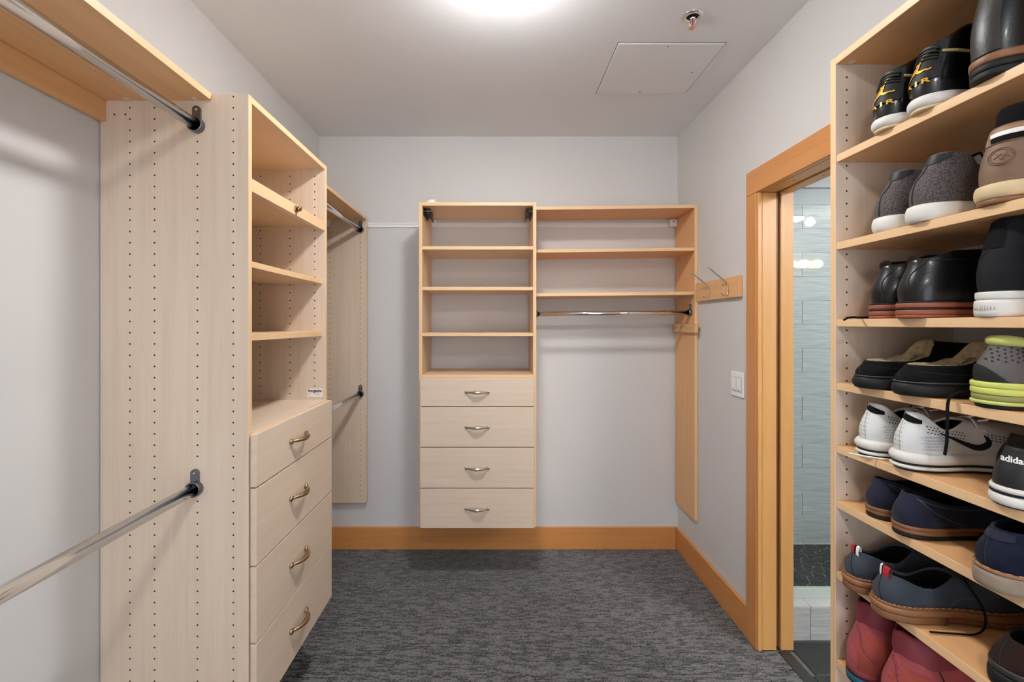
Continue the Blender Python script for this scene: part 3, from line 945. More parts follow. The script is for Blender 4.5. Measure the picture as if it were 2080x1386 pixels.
for z in (-0.045, -0.0465):
    ring = [bm.verts.new((c[0] + math.cos(2 * PI * k / n) * (0.0165 if k % 3 else 0.0095), c[1] + math.sin(2 * PI * k / n) * (0.0165 if k % 3 else 0.0095), c[2] + z)) for k in range(n)]
    ro.append(ring)
bm.faces.new(ro[0]); bm.faces.new(ro[1][::-1])
for k in range(n): bm.faces.new((ro[0][k], ro[0][(k + 1) % n], ro[1][(k + 1) % n], ro[1][k]))
link('deflector', bm, 'chrome', sp)

# ---- ceiling access panel
ap = thing('access_panel', 'square painted access panel screwed into the ceiling', 'ceiling panel', (0.747, 2.18, ZC))
ax0, ax1, ay0, ay1 = 0.516, 0.978, 1.966, 2.398
link('panel', box(ax0 + 0.004, ax1 - 0.004, ay0 + 0.004, ay1 - 0.004, ZC - 0.006, ZC - 0.0004, 0.0015), 'ceil', ap)
bm = bmesh.new()
for (a, b, c_, e) in ((ax0, ax0 + 0.0025, ay0, ay1), (ax1 - 0.0025, ax1, ay0, ay1), (ax0, ax1, ay0, ay0 + 0.0025), (ax0, ax1, ay1 - 0.0025, ay1)):
    add_box(bm, a, b, c_, e, ZC - 0.0025, ZC - 0.0003)
link('gap_filler', bm, mat('caulk_line', rgb(150, 142, 132), 0.8), ap)
for x, y in ((0.735, 1.985), (0.925, 2.19), (0.735, 2.372)):
    bm = bmesh.new(); add_lathe(bm, [(0, 0), (0.0045, 0), (0.004, 0.002), (0.0, 0.0022)], (x, y, ZC - 0.0061), 2, 12, -1)
    link('screw', bm, 'inkgrey', ap)

# ---- shoe shelves on the right wall
UX = 0.858
uy1 = 1.190; uy0 = 0.52
su = thing('shoe_shelf_unit', 'tall maple shelf unit on the right wall filled with shoes', 'shelf unit', ((UX + XR) / 2, (uy0 + uy1) / 2, 0.297))
ux1 = XR - 0.002
def panel_l(parent, y0):
    return link('side_panel', edge_faces(box(UX, ux1, y0, y0 + TH, 0.297, 2.106), 0, -1), ['maple_z', 'edge_z'], parent)
sp1 = panel_l(su, uy1 - TH)
panel_l(su, uy0)
bm = bmesh.new()
for x in (0.886, 1.048):
    z = 2.055
    while z > 0.32:
        if x < 1.0 or z < 1.32: add_disc(bm, (x, uy1 - TH, z), 1, -1, 0.0027)
        z -= 0.032
o = link('shelf_pin_holes', bm, 'hole', sp1); o['kind'] = 'stuff'
sy0, sy1 = uy0 + TH + 0.0004, uy1 - TH - 0.0004
def sshelf(name, z1, x0=UX + 0.002):
    o = link(name, edge_faces(box(x0, ux1, sy0, sy1, z1 - TH, z1), 0, -1), ['warm_lit_y', 'edge_y'], su)
    cam_cover(o, UX + 0.032, sy1 - 0.011, z1 - TH)
    return o
sshelf('top_panel', 2.1055, UX)
SZ = [1.8577, 1.6367, 1.4425, 1.283, 1.124, 0.985, 0.807, 0.584]
for z in SZ: sshelf('shelf', z)
sshelf('bottom_panel', 0.330)

# ------------------------------------------------------------------ shoes
def smooth01(a, b, x):
    t = min(1, max(0, (x - a) / (b - a)))
    return t * t * (3 - 2 * t)

def cosint(pts, x):
    if x <= pts[0][0]: return pts[0][1]
    for (x0, y0), (x1, y1) in zip(pts, pts[1:]):
        if x <= x1:
            t = (x - x0) / (x1 - x0); t = t * t * (3 - 2 * t)
            return y0 + (y1 - y0) * t
    return pts[-1][1]

NU = 72
class Shoe:
    """heel at x=0, toe at +x; the side the room sees is -y"""
    def __init__(s, root, **k):
        s.root = root
        d = dict(L=0.28, hw=0.034, ww=0.031, bw=0.046, tw=0.036, z0=0.03, c0=0.006, c1=0.13, cw=0.030, zb=0.10, zm=0.085, zf=0.11,
                 toe_h=0.045, hb=0.006, sb=0.004, spring=0.012, skew=0.006, er=0.17, zp=None)
        d.update(k)
        s.__dict__.update(d)
    def width(s, q):
        w = cosint([(0, s.hw), (0.16, s.hw * 1.03), (0.42, s.ww), (0.68, s.bw), (0.86, s.bw * 0.88), (1.0, s.tw)], q)
        e = 1.0
        if q < s.er: e *= max(0, 1 - ((s.er - q) / s.er) ** 2.3) ** (1 / 2.3)
        if q > 0.70: e *= max(0, 1 - ((q - 0.70) / 0.30) ** 2.5) ** (1 / 2.2)
        return w * e
    def mid(s, q):
        return s.skew * math.sin(PI * q * 1.1) 
    def spr(s, q):
        return s.spring * max(0, (q - 0.70) / 0.30) ** 2
    def outline(s, off=0.0, qmax=None):
        out = []
        for i in range(NU):
            t = 2 * PI * i / NU
            q = 0.5 * (1 - math.cos(t))
            sg = -1 if t < PI else 1
            x = q * s.L; y = s.mid(q) + sg * s.width(q)
            out.append((x, y, q))
        if off:
            res = []
            for i in range(NU):
                a = out[i - 1]; b = out[(i + 1) % NU]
                tx, ty = b[0] - a[0], b[1] - a[1]
                l = math.hypot(tx, ty) or 1
                res.append((out[i][0] + ty / l * off, out[i][1] - tx / l * off, out[i][2]))
            out = res
        if qmax is not None:
            xm = qmax * s.L
            keep = [p for p in out if p[0] <= xm]
            i0 = max(range(len(keep)), key=lambda i: i)
            out = keep
        return out
    def zc(s, g):
        # collar height along its length, g 0 at heel, 1 at throat
        return cosint(s.zp or [(0, s.zb), (0.5, s.zm), (1, s.zf)], g)
    def build(s, mat_u, mat_l, nv=16, name='upper', rim=0.004, depth=None):
        O = s.outline()
        p = max(1.3, s.L / (s.c1 - s.c0) * 0.92)
        rings = [[] for _ in range(nv + 1)]
        col = []
        for i in range(NU):
            x, y, q = O[i]
            a = O[i - 1]; b = O[(i + 1) % NU]
            tx, ty = b[0] - a[0], b[1] - a[1]; l = math.hypot(tx, ty) or 1
            n = Vector((ty / l, -tx / l, 0))
            sg = -1 if i < NU / 2 else 1
            g = 1 - (1 - q) ** p
            e = max(0, 1 - abs(2 * g - 1) ** 2.4) ** (1 / 2.1)
            C = Vector((s.c0 + (s.c1 - s.c0) * g, s.mid(q) * 0.6 + sg * s.cw * e, s.zc(g)))
            P0 = Vector((x, y, s.z0 + s.spr(q)))
            w = smooth01(0.36, 0.78, q)
            H = C.z - P0.z
            dx = Vector((P0.x - C.x, P0.y - C.y, 0))
            b1 = s.hb * (1 - smooth01(0.0, 0.25, q)) + s.sb * smooth01(0.0, 0.25, q)
            P1 = P0 + n * b1 + Vector((0, 0, (0.45 * H) * (1 - w) + s.toe_h * 1.25 * w))
            P2 = C + dx * (0.30 * (1 - w) + 0.55 * w) - Vector((0, 0, 0.36 * H * (1 - w) + max(0.0, (H - s.toe_h)) * 0.52 * w))
            for k in range(nv + 1):
                t = k / nv
                rings[k].append(P0 * (1 - t) ** 3 + P1 * 3 * t * (1 - t) ** 2 + P2 * 3 * t * t * (1 - t) + C * t ** 3)
            col.append(C)
        cen = Vector(((s.c0 + s.c1) / 2, 0, 0))
        def shrink(f, dz):
            out = []
            for C in col:
                d = Vector((C.x - cen.x, C.y - cen.y, 0))
                l = d.length or 1
                out.append(C - d * min(0.8, f / l) + Vector((0, 0, dz)))
            return out
        bm = bmesh.new()
        allr = rings + [shrink(rim * 0.5, rim * 0.45), shrink(rim, 0.0), shrink(rim * 1.1, -0.012)]
        V = [[bm.verts.new(v) for v in r] for r in allr]
        for r0, r1 in zip(V, V[1:]):
            for j in range(NU):
                bm.faces.new((r0[j], r0[(j + 1) % NU], r1[(j + 1) % NU], r1[j]))
        verts = [v.co.copy() for r in V[:nv + 1] for v in r]
        polys = [(k * NU + j, k * NU + (j + 1) % NU, (k + 1) * NU + (j + 1) % NU, (k + 1) * NU + j) for k in range(nv) for j in range(NU)]
        s.bvh = BVHTree.FromPolygons(verts, polys)
        s.col = col
        s.up = link(name, bm, mat_u, s.root, local=True, smooth=True)
        # lining: inner wall and insole
        bm = bmesh.new()
        zin = s.z0 + 0.008
        i0 = shrink(rim * 1.05, -0.004)
        i1 = [Vector((v.x, v.y * 0.98, v.z * 0.45 + zin * 0.55)) for v in shrink(rim * 1.5, 0)]
        i2 = [Vector((v.x, v.y * 0.9, zin)) for v in shrink(rim * 1.8, 0)]
        V = [[bm.verts.new(v) for v in r] for r in (i0, i1, i2)]
        for r0, r1 in zip(V, V[1:]):
            for j in range(NU):
                bm.faces.new((r0[j], r0[(j + 1) % NU], r1[(j + 1) % NU], r1[j]))
        cv = bm.verts.new(Vector((cen.x, 0, zin)))
        for j in range(NU): bm.faces.new((V[2][j], V[2][(j + 1) % NU], cv))
        s.li = link('lining', bm, mat_l, s.root, local=True, smooth=True)
        return s.up
    def layer(s, name, zlo, zhi, off, m, qmax=None, bulge=0.0, parent=None, zfront=None, flat=False):
        """sole layer; zlo/zhi are heights, or functions of q"""
        f0 = zlo if callable(zlo) else (lambda q: zlo)
        f1 = zhi if callable(zhi) else (lambda q: zhi)
        bm = bmesh.new()
        th_ = max(0.001, f1(0.3) - f0(0.3)); ins = min(0.004, 0.22 * th_)
        spec = [(off - ins, 0.0), (off - 0.0008, 0.06), (off + bulge * 0.7, 0.28), (off + bulge, 0.5), (off + bulge * 0.7, 0.75), (off - 0.0006, 0.95), (off - ins, 1.0)]
        V = []
        for o, t in spec:
            pts = s.outline(o, qmax)
            V.append([bm.verts.new((x, y, f0(q) * (1 - t) + f1(q) * t + s.spr(q))) for x, y, q in pts])
        n = min(len(v) for v in V)
        if any(len(v) != n for v in V):
            # clipped outlines of unequal length: rebuild from the base one
            bm.clear(); V = []
            base = s.outline(0, qmax)
            keep = set(round(p[2], 6) for p in base)
            full = {o: s.outline(o) for o, t in spec}
            b0 = s.outline(0)
            ids = [i for i in range(NU) if b0[i][0] <= qmax * s.L]
            for o, t in spec:
                V.append([bm.verts.new((full[o][i][0], full[o][i][1], f0(full[o][i][2]) * (1 - t) + f1(full[o][i][2]) * t)) for i in ids])
            n = len(ids)
        for r0, r1 in zip(V, V[1:]):
            for j in range(n):
                bm.faces.new((r0[j], r0[(j + 1) % n], r1[(j + 1) % n], r1[j]))
        bm.faces.new(V[0][::-1]); bm.faces.new(V[-1])
        o = link(name, bm, m, parent or s.root, local=True, smooth=False)
        for pgn in o.data.polygons:
            pgn.use_smooth = len(pgn.vertices) == 4
        return o
    # ---- surface details
    def hit(s, a, u, z, off=0.0008):
        d = Vector((math.cos(a), math.sin(a), 0)); r = Vector((math.sin(a), -math.cos(a), 0))
        o = Vector((s.L * 0.12, 0, z)) * 1.0
        base = Vector((0.10, 0, 0)) if abs(a) > 0.9 else Vector((0.0, 0, 0))
        # u is measured along r from x=0 (side view) or y=0 (heel view)
        org = r * u + Vector((0, 0, z)) - d * 0.6
        p, n, i, dist = s.bvh.ray_cast(org, d)
        if p is None: return None
        if n.dot(d) > 0: n = -n
        return p + n * off
    def patch(s, name, m, a, grid, off=0.0012, parent=None):
        """grid[r][c] of (u, z) laid on the surface"""
        bm = bmesh.new()
        V = [[(lambda h: bm.verts.new(h) if h is not None else None)(s.hit(a, u, z, off)) for u, z in row] for row in grid]
        for r0, r1 in zip(V, V[1:]):
            for j in range(len(r0) - 1):
                q = (r0[j], r0[j + 1], r1[j + 1], r1[j])
                if all(v is not None for v in q): bm.faces.new(q)
        return link(name, bm, m, parent or s.up, local=True, smooth=True)
    def ribbon(s, bm, a, pts, wid, off=0.0012, rows=3):
        pts = [Vector(p) for p in pts]
        if not isinstance(wid, (list, tuple)): wid = [wid] * len(pts)
        prev = None
        for i, p in enumerate(pts):
            t = (pts[min(i + 1, len(pts) - 1)] - pts[max(0, i - 1)]).normalized()
            nn = Vector((-t.y, t.x))
            cur = []
            for k in range(rows):
                q = p + nn * wid[i] * (k / (rows - 1) - 0.5)
                h = s.hit(a, q.x, q.y, off)
                cur.append(bm.verts.new(h) if h is not None else None)
            if prev:
                for k in range(rows - 1):
                    f = (prev[k], prev[k + 1], cur[k + 1], cur[k])
                    if all(v is not None for v in f): bm.faces.new(f)
            prev = cur
    def seam(s, name, m, a, pts, r=0.0009, parent=None, off=0.0):
        P = [s.hit(a, u, z, off + r * 0.3) for u, z in smooth2(pts)]
        P = [p for p in P if p is not None]
        if len(P) < 2: return None
        bm = bmesh.new(); add_tube(bm, P, r, 6)
        return link(name, bm, m, parent or s.up, local=True)
    def text(s, name, m, a, txt, size, u0, z0, width=None, bold=0.0, off=0.0012, slant=0.0):
        vs, fs, w = text_mesh(txt, size, bold)
        k = (width / w) if width else 1.0
        bm = bmesh.new()
        V = []
        for x, y in vs:
            h = s.hit(a, u0 + x * k + slant * y, z0 + y + slant * x * 0, off)
            V.append(bm.verts.new(h) if h is not None else None)
        for f in fs:
            q = [V[i] for i in f]
            if all(v is not None for v in q):
                try: bm.faces.new(q)
                except ValueError: pass
        return link(name, bm, m, s.up, local=True)
    def dots(s, name, m, a, pts, r, off=0.0006, asp=1.0):
        bm = bmesh.new()
        for u, z in pts:
            vs = []
            for k in range(6):
                h = s.hit(a, u + r * asp * math.cos(PI * k / 3), z + r * math.sin(PI * k / 3), off)
                if h is None: break
                vs.append(bm.verts.new(h))
            if len(vs) == 6: bm.faces.new(vs)
        o = link(name, bm, m, s.up, local=True)
        o['kind'] = 'stuff'
        return o
    def lace(s, pts, m, r=0.0022, name='lace', flat=None):
        bm = bmesh.new(); add_tube(bm, smooth_path(pts, 6), r, 8, flat=flat)
        return link(name, bm, m, s.root, local=True)

def smooth2(pts):
    return [(p.x, p.y) for p in smooth_path([(a, b, 0) for a, b in pts], 6)]

def arc_grid(u0, u1, z0f, z1f, nc=12, nr=6):
    g = []
    for r in range(nr + 1):
        row = []
        for c in range(nc + 1):
            u = u0 + (u1 - u0) * c / nc
            t = c / nc
            z0 = z0f(t) if callable(z0f) else z0f
            z1 = z1f(t) if callable(z1f) else z1f
            row.append((u, z0 + (z1 - z0) * r / nr))
        g.append(row)
    return g

def shoe_root(name, label, cat, x, y, z, rz=0.0, group=None):
    return thing(name, label, cat, (x, y, z + 0.0006), R(rz), group)

# shoe materials
M['patent'] = mat('black_patent_leather', rgb(10, 10, 10), 0.2, coat=0.5)
M['blackleather'] = mat('black_leather', rgb(18, 17, 17), 0.34, var=(25, 0.25), bump=(220, 0.15), coat=0.12, spec=0.4)
M['softleather'] = mat('lighter_black_leather', rgb(50, 47, 44), 0.42, var=(14, 0.35), bump=(160, 0.2))
M['whiterubber'] = mat('white_rubber', rgb(222, 219, 212), 0.55, var=(30, 0.05))
M['creamrubber'] = mat('cream_rubber', rgb(214, 190, 148), 0.6, var=(30, 0.08))
M['gold'] = mat('gold_print', rgb(226, 172, 62), 0.35, 0.5)
M['goldline'] = mat('olive_gold_piping', rgb(176, 164, 104), 0.5)
M['blackfab'] = mat('black_fabric', rgb(15, 14, 15), 0.95, bump=(400, 0.3), spec=0.2)
M['ribmat'] = mat('black_rib_rubber', rgb(24, 22, 21), 0.6, spec=0.4)
M['brownsole'] = mat('brown_leather_sole', rgb(134, 90, 58), 0.5, var=(50, 0.2))
M['tansole'] = mat('tan_welt_sole', rgb(150, 104, 68), 0.55, var=(60, 0.2))
M['greysole'] = mat('grey_tan_crepe_sole', rgb(146, 130, 114), 0.7, var=(60, 0.15))
M['redsole'] = mat('brick_red_rubber', rgb(150, 82, 58), 0.55, var=(40, 0.1))
M['blackrubber'] = mat('black_rubber', rgb(22, 22, 23), 0.6, var=(30, 0.15), spec=0.35)
M['brownleather'] = mat('brown_nubuck', rgb(124, 96, 74), 0.6, var=(20, 0.2), bump=(200, 0.2))
M['tanleather'] = mat('tan_leather', rgb(150, 116, 84), 0.55, var=(20, 0.12))
M['navysuede'] = mat('navy_suede', rgb(40, 42, 58), 0.95, var=(30, 0.3), bump=(300, 0.3), sheen=0.08, spec=0.15)
M['navydeep'] = mat('deep_navy_suede', rgb(24, 29, 46), 0.95, var=(30, 0.3), bump=(300, 0.3), sheen=0.06, spec=0.15)
M['slatesuede'] = mat('slate_blue_suede', rgb(64, 70, 79), 0.95, var=(24, 0.2), bump=(260, 0.25), sheen=0.08, spec=0.15)
M['brownsuede'] = mat('dark_brown_suede', rgb(44, 29, 24), 0.95, var=(22, 0.3), bump=(260, 0.3), sheen=0.05, spec=0.15)
M['redleather'] = mat('burgundy_nubuck', rgb(164, 74, 78), 0.7, var=(14, 0.3), bump=(60, 0.5, 0.004), sheen=0.1, spec=0.3)
M['reddark'] = mat('dark_burgundy_trim', rgb(128, 50, 60), 0.65, var=(20, 0.2), bump=(120, 0.3))
M['rustsuede'] = mat('rust_red_suede', rgb(150, 64, 52), 0.85, var=(20, 0.2), bump=(200, 0.3))
M['bluesole'] = mat('blue_sole_edge', rgb(36, 92, 120), 0.5)
M['blacksuede'] = mat('black_suede', rgb(20, 20, 22), 0.97, var=(30, 0.3), bump=(300, 0.3), sheen=0.03, spec=0.12)
M['canvas'] = mat('black_waxed_canvas', rgb(26, 27, 31), 0.85, var=(40, 0.2), bump=(500, 0.3), spec=0.25)
M['fleece'] = mat('cream_fleece', rgb(196, 182, 146), 1.0, var=(90, 0.25), bump=(260, 1.0, 0.006))
M['whiteknit'] = mat('white_knit', rgb(216, 217, 214), 0.75, var=(40, 0.04), bump=(500, 0.3))
M['greyknit'] = mat('dark_grey_mesh', rgb(92, 86, 84), 0.7, var=(8, 0.15), bump=(400, 0.3))
M['neon'] = mat('neon_yellow_foam', rgb(208, 216, 110), 0.6, var=(12, 0.06))
M['neonpale'] = mat('pale_neon_fabric', rgb(200, 208, 118), 0.7)
M['silver'] = mat('silver_print', rgb(190, 198, 204), 0.4, 0.3)
M['offwhite'] = mat('offwhite_print', rgb(232, 230, 226), 0.6)
M['stitch'] = mat('dark_stitch', rgb(26, 25, 26), 0.8)
M['stitchlight'] = mat('pale_stitch', rgb(150, 140, 128), 0.8)
M['stitchnavy'] = mat('navy_stitch', rgb(84, 86, 100), 0.85)
M['stitchtan'] = mat('tan_stitch', rgb(196, 160, 120), 0.8)
M['tagred'] = mat('red_ribbon', rgb(176, 36, 44), 0.7)
M['greysuede'] = mat('charcoal_grey_suede', rgb(84, 86, 92), 0.9, var=(40, 0.2), sheen=0.2)
M['darkleather'] = mat('smooth_charcoal_leather', rgb(34, 34, 36), 0.5, var=(20, 0.15), spec=0.35)

def knit_mat():
    m = bpy.data.materials.new('charcoal_waffle_knit')
    nt, N, Lk, P = nodes_of(m)
    P.inputs['Roughness'].default_value = 0.85
    v = N.new('ShaderNodeTexVoronoi'); v.inputs['Scale'].default_value = 1.0
    Lk.new(coords(nt, (400, 400, 260)), v.inputs['Vector'])
    Lk.new(ramp(nt, v.outputs['Distance'], [(0.1, rgb(44, 40, 41)), (0.65, rgb(98, 90, 88))]), P.inputs['Base Color'])
    b = N.new('ShaderNodeBump'); b.inputs['Strength'].default_value = 0.7; b.inputs['Distance'].default_value = 0.002
    Lk.new(v.outputs['Distance'], b.inputs['Height']); Lk.new(b.outputs['Normal'], P.inputs['Normal'])
    return m
M['knit'] = knit_mat()

G = 'pairs of shoes on the right wall shelves'
HEEL = R(14)
# ---- row 1, far pair: black patent high-tops with gold emblem
def high_top(x, y, label, rz=0):
    r = shoe_root('high_top_sneaker', label, 'sneaker', x, y, SZ[0], rz)
    s = Shoe(r, L=1.150 - x, hw=0.037, z0=0.027, c0=0.020, c1=0.135, cw=0.035, zb=0.130, zm=0.156, zf=0.182, toe_h=0.05, hb=0.007, sb=0.004, er=0.2)
    s.build('patent', 'blackfab')
    s.layer('midsole', 0.006, 0.0275, 0.004, 'whiterubber', bulge=0.003)
    s.layer('outsole', 0.0, 0.0058, 0.001, 'creamrubber')
    # mudguard round the heel and side
    s.patch('heel_guard', 'blackleather', R(45), arc_grid(-0.075, 0.11, 0.0285, lambda t: 0.055 - 0.010 * t, 26, 5), 0.0016)
    s.patch('heel_counter', 'ribmat', R(20), arc_grid(-0.028, 0.036, 0.056, lambda t: 0.112 - 0.016 * abs(2 * t - 1), 14, 8), 0.0022)
    s.patch('heel_tab', 'softleather', R(20), arc_grid(-0.025, 0.026, 0.110, lambda t: 0.128 - 0.007 * (2 * t - 1) ** 2, 12, 5), 0.003)
    for k in range(4):
        z = 0.100 + 0.0070 * k
        s.seam('rib', 'blackrubber', R(18), [(-0.026, z - 0.004), (-0.01, z), (0.012, z), (0.030, z - 0.006)], 0.0021, off=0.0028)
    # gold leaping figure: arm and ball up, legs spread, over the letters
    bm = bmesh.new()
    a = R(26); cx = 0.004
    for pts, w in (([(0.004, 0.128), (0.002, 0.120), (-0.0005, 0.110)], [0.0026, 0.003, 0.004]),
                   ([(-0.001, 0.111), (-0.003, 0.103), (-0.005, 0.096)], [0.006, 0.007, 0.006]),
                   ([(-0.0045, 0.097), (-0.012, 0.090), (-0.019, 0.080), (-0.021, 0.076)], [0.006, 0.0048, 0.003, 0.004]),
                   ([(-0.004, 0.097), (0.005, 0.092), (0.012, 0.093), (0.019, 0.091), (0.022, 0.093)], [0.006, 0.0048, 0.0034, 0.0028, 0.004]),
                   ([(-0.002, 0.108), (-0.009, 0.103), (-0.011, 0.098)], [0.003, 0.0024, 0.002])):
        s.ribbon(bm, a, [Vector((u * 0.92 + cx, 0.063 + (z - 0.076) * 0.82)) for u, z in smooth2(pts)], list(np.interp(np.linspace(0, 1, len(smooth2(pts))), np.linspace(0, 1, len(w)), w)), 0.0036, 3)
    for (u, z, rr) in ((0.0055, 0.131, 0.0032), (-0.0035, 0.1145, 0.003)):
        vs = [s.hit(a, u + cx + rr * math.cos(k * PI / 5), 0.063 + (z - 0.076) * 0.82 + rr * math.sin(k * PI / 5), 0.0036) for k in range(10)]
        if all(v is not None for v in vs): bm.faces.new([bm.verts.new(v) for v in vs])
    link('emblem', bm, 'gold', s.up, local=True)
    s.text('lettering', 'gold', a, 'A I R', 0.0125, -0.019, 0.0500, width=0.044, bold=0.0004, off=0.0036)
    s.seam('piping', 'goldline', R(75), [(0.034, 0.108), (0.07, 0.102), (0.12, 0.102), (0.16, 0.102)], 0.003)
    s.patch('tongue', 'patent', R(90), arc_grid(0.07, 0.112, 0.12, lambda t: 0.160 + 0.008 * t, 8, 4), 0.003)
    return s
high_top(0.848, 1.022, 'glossy black high-top sneaker with gold emblem, beside the upright panel on the top row', 6)
high_top(0.848, 0.936, 'glossy black high-top sneaker with gold emblem, second from the panel on the top row', -3)

# ---- row 1, near: tall black leather boot
def black_boot(x, y, label):
    r = shoe_root('leather_boot', label, 'boot', x, y, SZ[0], 0)
    s = Shoe(r, L=1.150 - x, hw=0.041, ww=0.038, bw=0.05, z0=0.038, c0=0.026, c1=0.140, cw=0.040, zb=0.215, zm=0.216, zf=0.218, toe_h=0.05, hb=0.008, sb=0.006, er=0.22)
    s.build('blackleather', 'blackfab')
    s.layer('welt', 0.024, 0.038, 0.0055, 'brownsole')
    s.layer('outsole', 0.012, 0.0238, 0.0045, 'blackrubber')
    s.layer('heel_block', 0.0, 0.0118, 0.004, 'blackrubber', qmax=0.34)
    s.patch('heel_stay', 'softleather', R(8), arc_grid(-0.030, 0.024, 0.042, 0.205, 12, 14), 0.0016)  # paler panel puts the glare on this heel into colour
    s.seam('stitching', 'stitchlight', R(35), [(0.006, 0.045), (0.004, 0.09), (0.012, 0.13), (0.020, 0.2)], 0.0012)
    s.seam('stitching', 'stitchlight', R(60), [(0.03, 0.15), (0.09, 0.155), (0.13, 0.15)], 0.0011)
    return s
black_boot(0.850, 0.811, 'tall black leather boot with brown layered sole, nearest the viewer on the top row')

# ---- row 2, far pair: charcoal knit mid-tops
def knit_top(x, y, label, rz=0):
    r = shoe_root('knit_sneaker', label, 'sneaker', x, y, SZ[1], rz)
    s = Shoe(r, L=1.152 - x, hw=0.038, bw=0.048, z0=0.032, c0=0.034, c1=0.112, cw=0.027, zb=0.136, zm=0.132, zf=0.116, toe_h=0.045, hb=0.010, sb=0.007, er=0.22)
    s.build('knit', 'blackfab')
    s.layer('sole', 0.0, 0.034, 0.0055, 'whiterubber', bulge=0.0025)
    s.patch('heel_tab', 'darkleather', R(20), arc_grid(-0.006, 0.040, lambda t: 0.124 - 0.010 * math.sin(PI * t), lambda t: 0.1335, 12, 5), 0.002)
    s.seam('back_seam', 'stitch', R(28), [(-0.004, 0.036), (-0.002, 0.08), (0.008, 0.10), (0.013, 0.122)], 0.0013)
    # lacing at the throat
    for k in range(4):
        xx = 0.112 + 0.020 * k; zz = 0.128 - 0.017 * k
        bm = bmesh.new(); add_tube(bm, smooth_path([(xx - 0.006, -0.036, zz - 0.022), (xx, -0.018, zz + 0.004), (xx + 0.004, 0.0, zz + 0.008), (xx + 0.006, 0.018, zz + 0.004)], 4), 0.0042, 8, flat=0.5)
        link('lace', bm, 'blackfab', r, local=True)
    s.dots('tongue_gaps', 'offwhite', R(90), [(0.118, 0.100), (0.132, 0.098), (0.128, 0.086), (0.146, 0.088)], 0.0055)
    return s
knit_top(0.866, 1.042, 'charcoal knit mid-top sneaker with white sole, against the upright panel on the second row', 4)
knit_top(0.853, 0.945, 'charcoal knit mid-top sneaker with white sole, second from the panel on the second row', -4)

# ---- row 2, near: brown boot with knit collar
def brown_boot(x, y, label):
    r = shoe_root('nubuck_boot', label, 'boot', x, y, SZ[1], 0)
    s = Shoe(r, L=1.150 - x, hw=0.042, z0=0.034, c0=0.018, c1=0.135, cw=0.040, zb=0.135, zm=0.128, zf=0.138, toe_h=0.05, hb=0.006, sb=0.004, er=0.22)
    s.build('brownleather', 'blackfab')
    s.layer('midsole', 0.009, 0.035, 0.006, 'creamrubber', bulge=0.002)
    s.layer('outsole', 0.0, 0.0088, 0.004, 'brownsole')
    s.patch('heel_stay', 'tanleather', R(30), arc_grid(-0.048, 0.062, 0.104, 0.132, 20, 4), 0.0018)
    s.patch('white_tab', 'offwhite', R(45), arc_grid(0.004, 0.052, 0.116, 0.124, 10, 2), 0.003)
    s.patch('black_tab', 'blackfab', R(45), arc_grid(0.004, 0.052, 0.105, 0.1155, 10, 2), 0.003)
    s.patch('white_side_tab', 'offwhite', R(10), arc_grid(-0.036, -0.020, 0.100, lambda t: 0.112 + 0.012 * t, 6, 3), 0.003)
    bm = bmesh.new()
    for rr in (0.0165, 0.0135):
        pts = [s.hit(R(40), 0.014 + rr * math.cos(k * PI / 12), 0.079 + rr * 0.92 * math.sin(k * PI / 12), 0.0006) for k in range(25)]
        add_tube(bm, [p for p in pts if p is not None], 0.0009, 5)
    for pts in ([(0.005, 0.076), (0.014, 0.083), (0.024, 0.076)], [(0.008, 0.085), (0.014, 0.073), (0.021, 0.085)]):
        P = [s.hit(R(40), u, z, 0.0006) for u, z in pts]
        P = [p for p in P if p is not None]
        if len(P) > 1: add_tube(bm, P, 0.0009, 5)
    link('embossed_emblem', bm, 'brownleather', s.up, local=True)
    # ribbed knit sock collar standing out of the boot
    bm = bmesh.new()
    rings = []
    for k, (f, dz) in enumerate(((0.004, -0.01), (0.004, 0.01), (0.006, 0.028), (0.010, 0.036), (0.013, 0.03), (0.014, -0.01))):
        ring = []
        for j, C in enumerate(s.col):
            dd = Vector((C.x - 0.0765, C.y, 0)); l = dd.length
            rib = 0.0008 * (1 if j % 2 else -1)
            ring.append(bm.verts.new(C - dd * ((f + rib) / l) + Vector((0.004, 0, dz))))
        rings.append(ring)
    for r0, r1 in zip(rings, rings[1:]):
        for j in range(NU): bm.faces.new((r0[j], r0[(j + 1) % NU], r1[(j + 1) % NU], r1[j]))
    link('knit_collar', bm, 'blackfab', r, local=True, smooth=True)
    return s
brown_boot(0.855, 0.803, 'brown nubuck boot with ribbed black collar and cream sole on the second row')

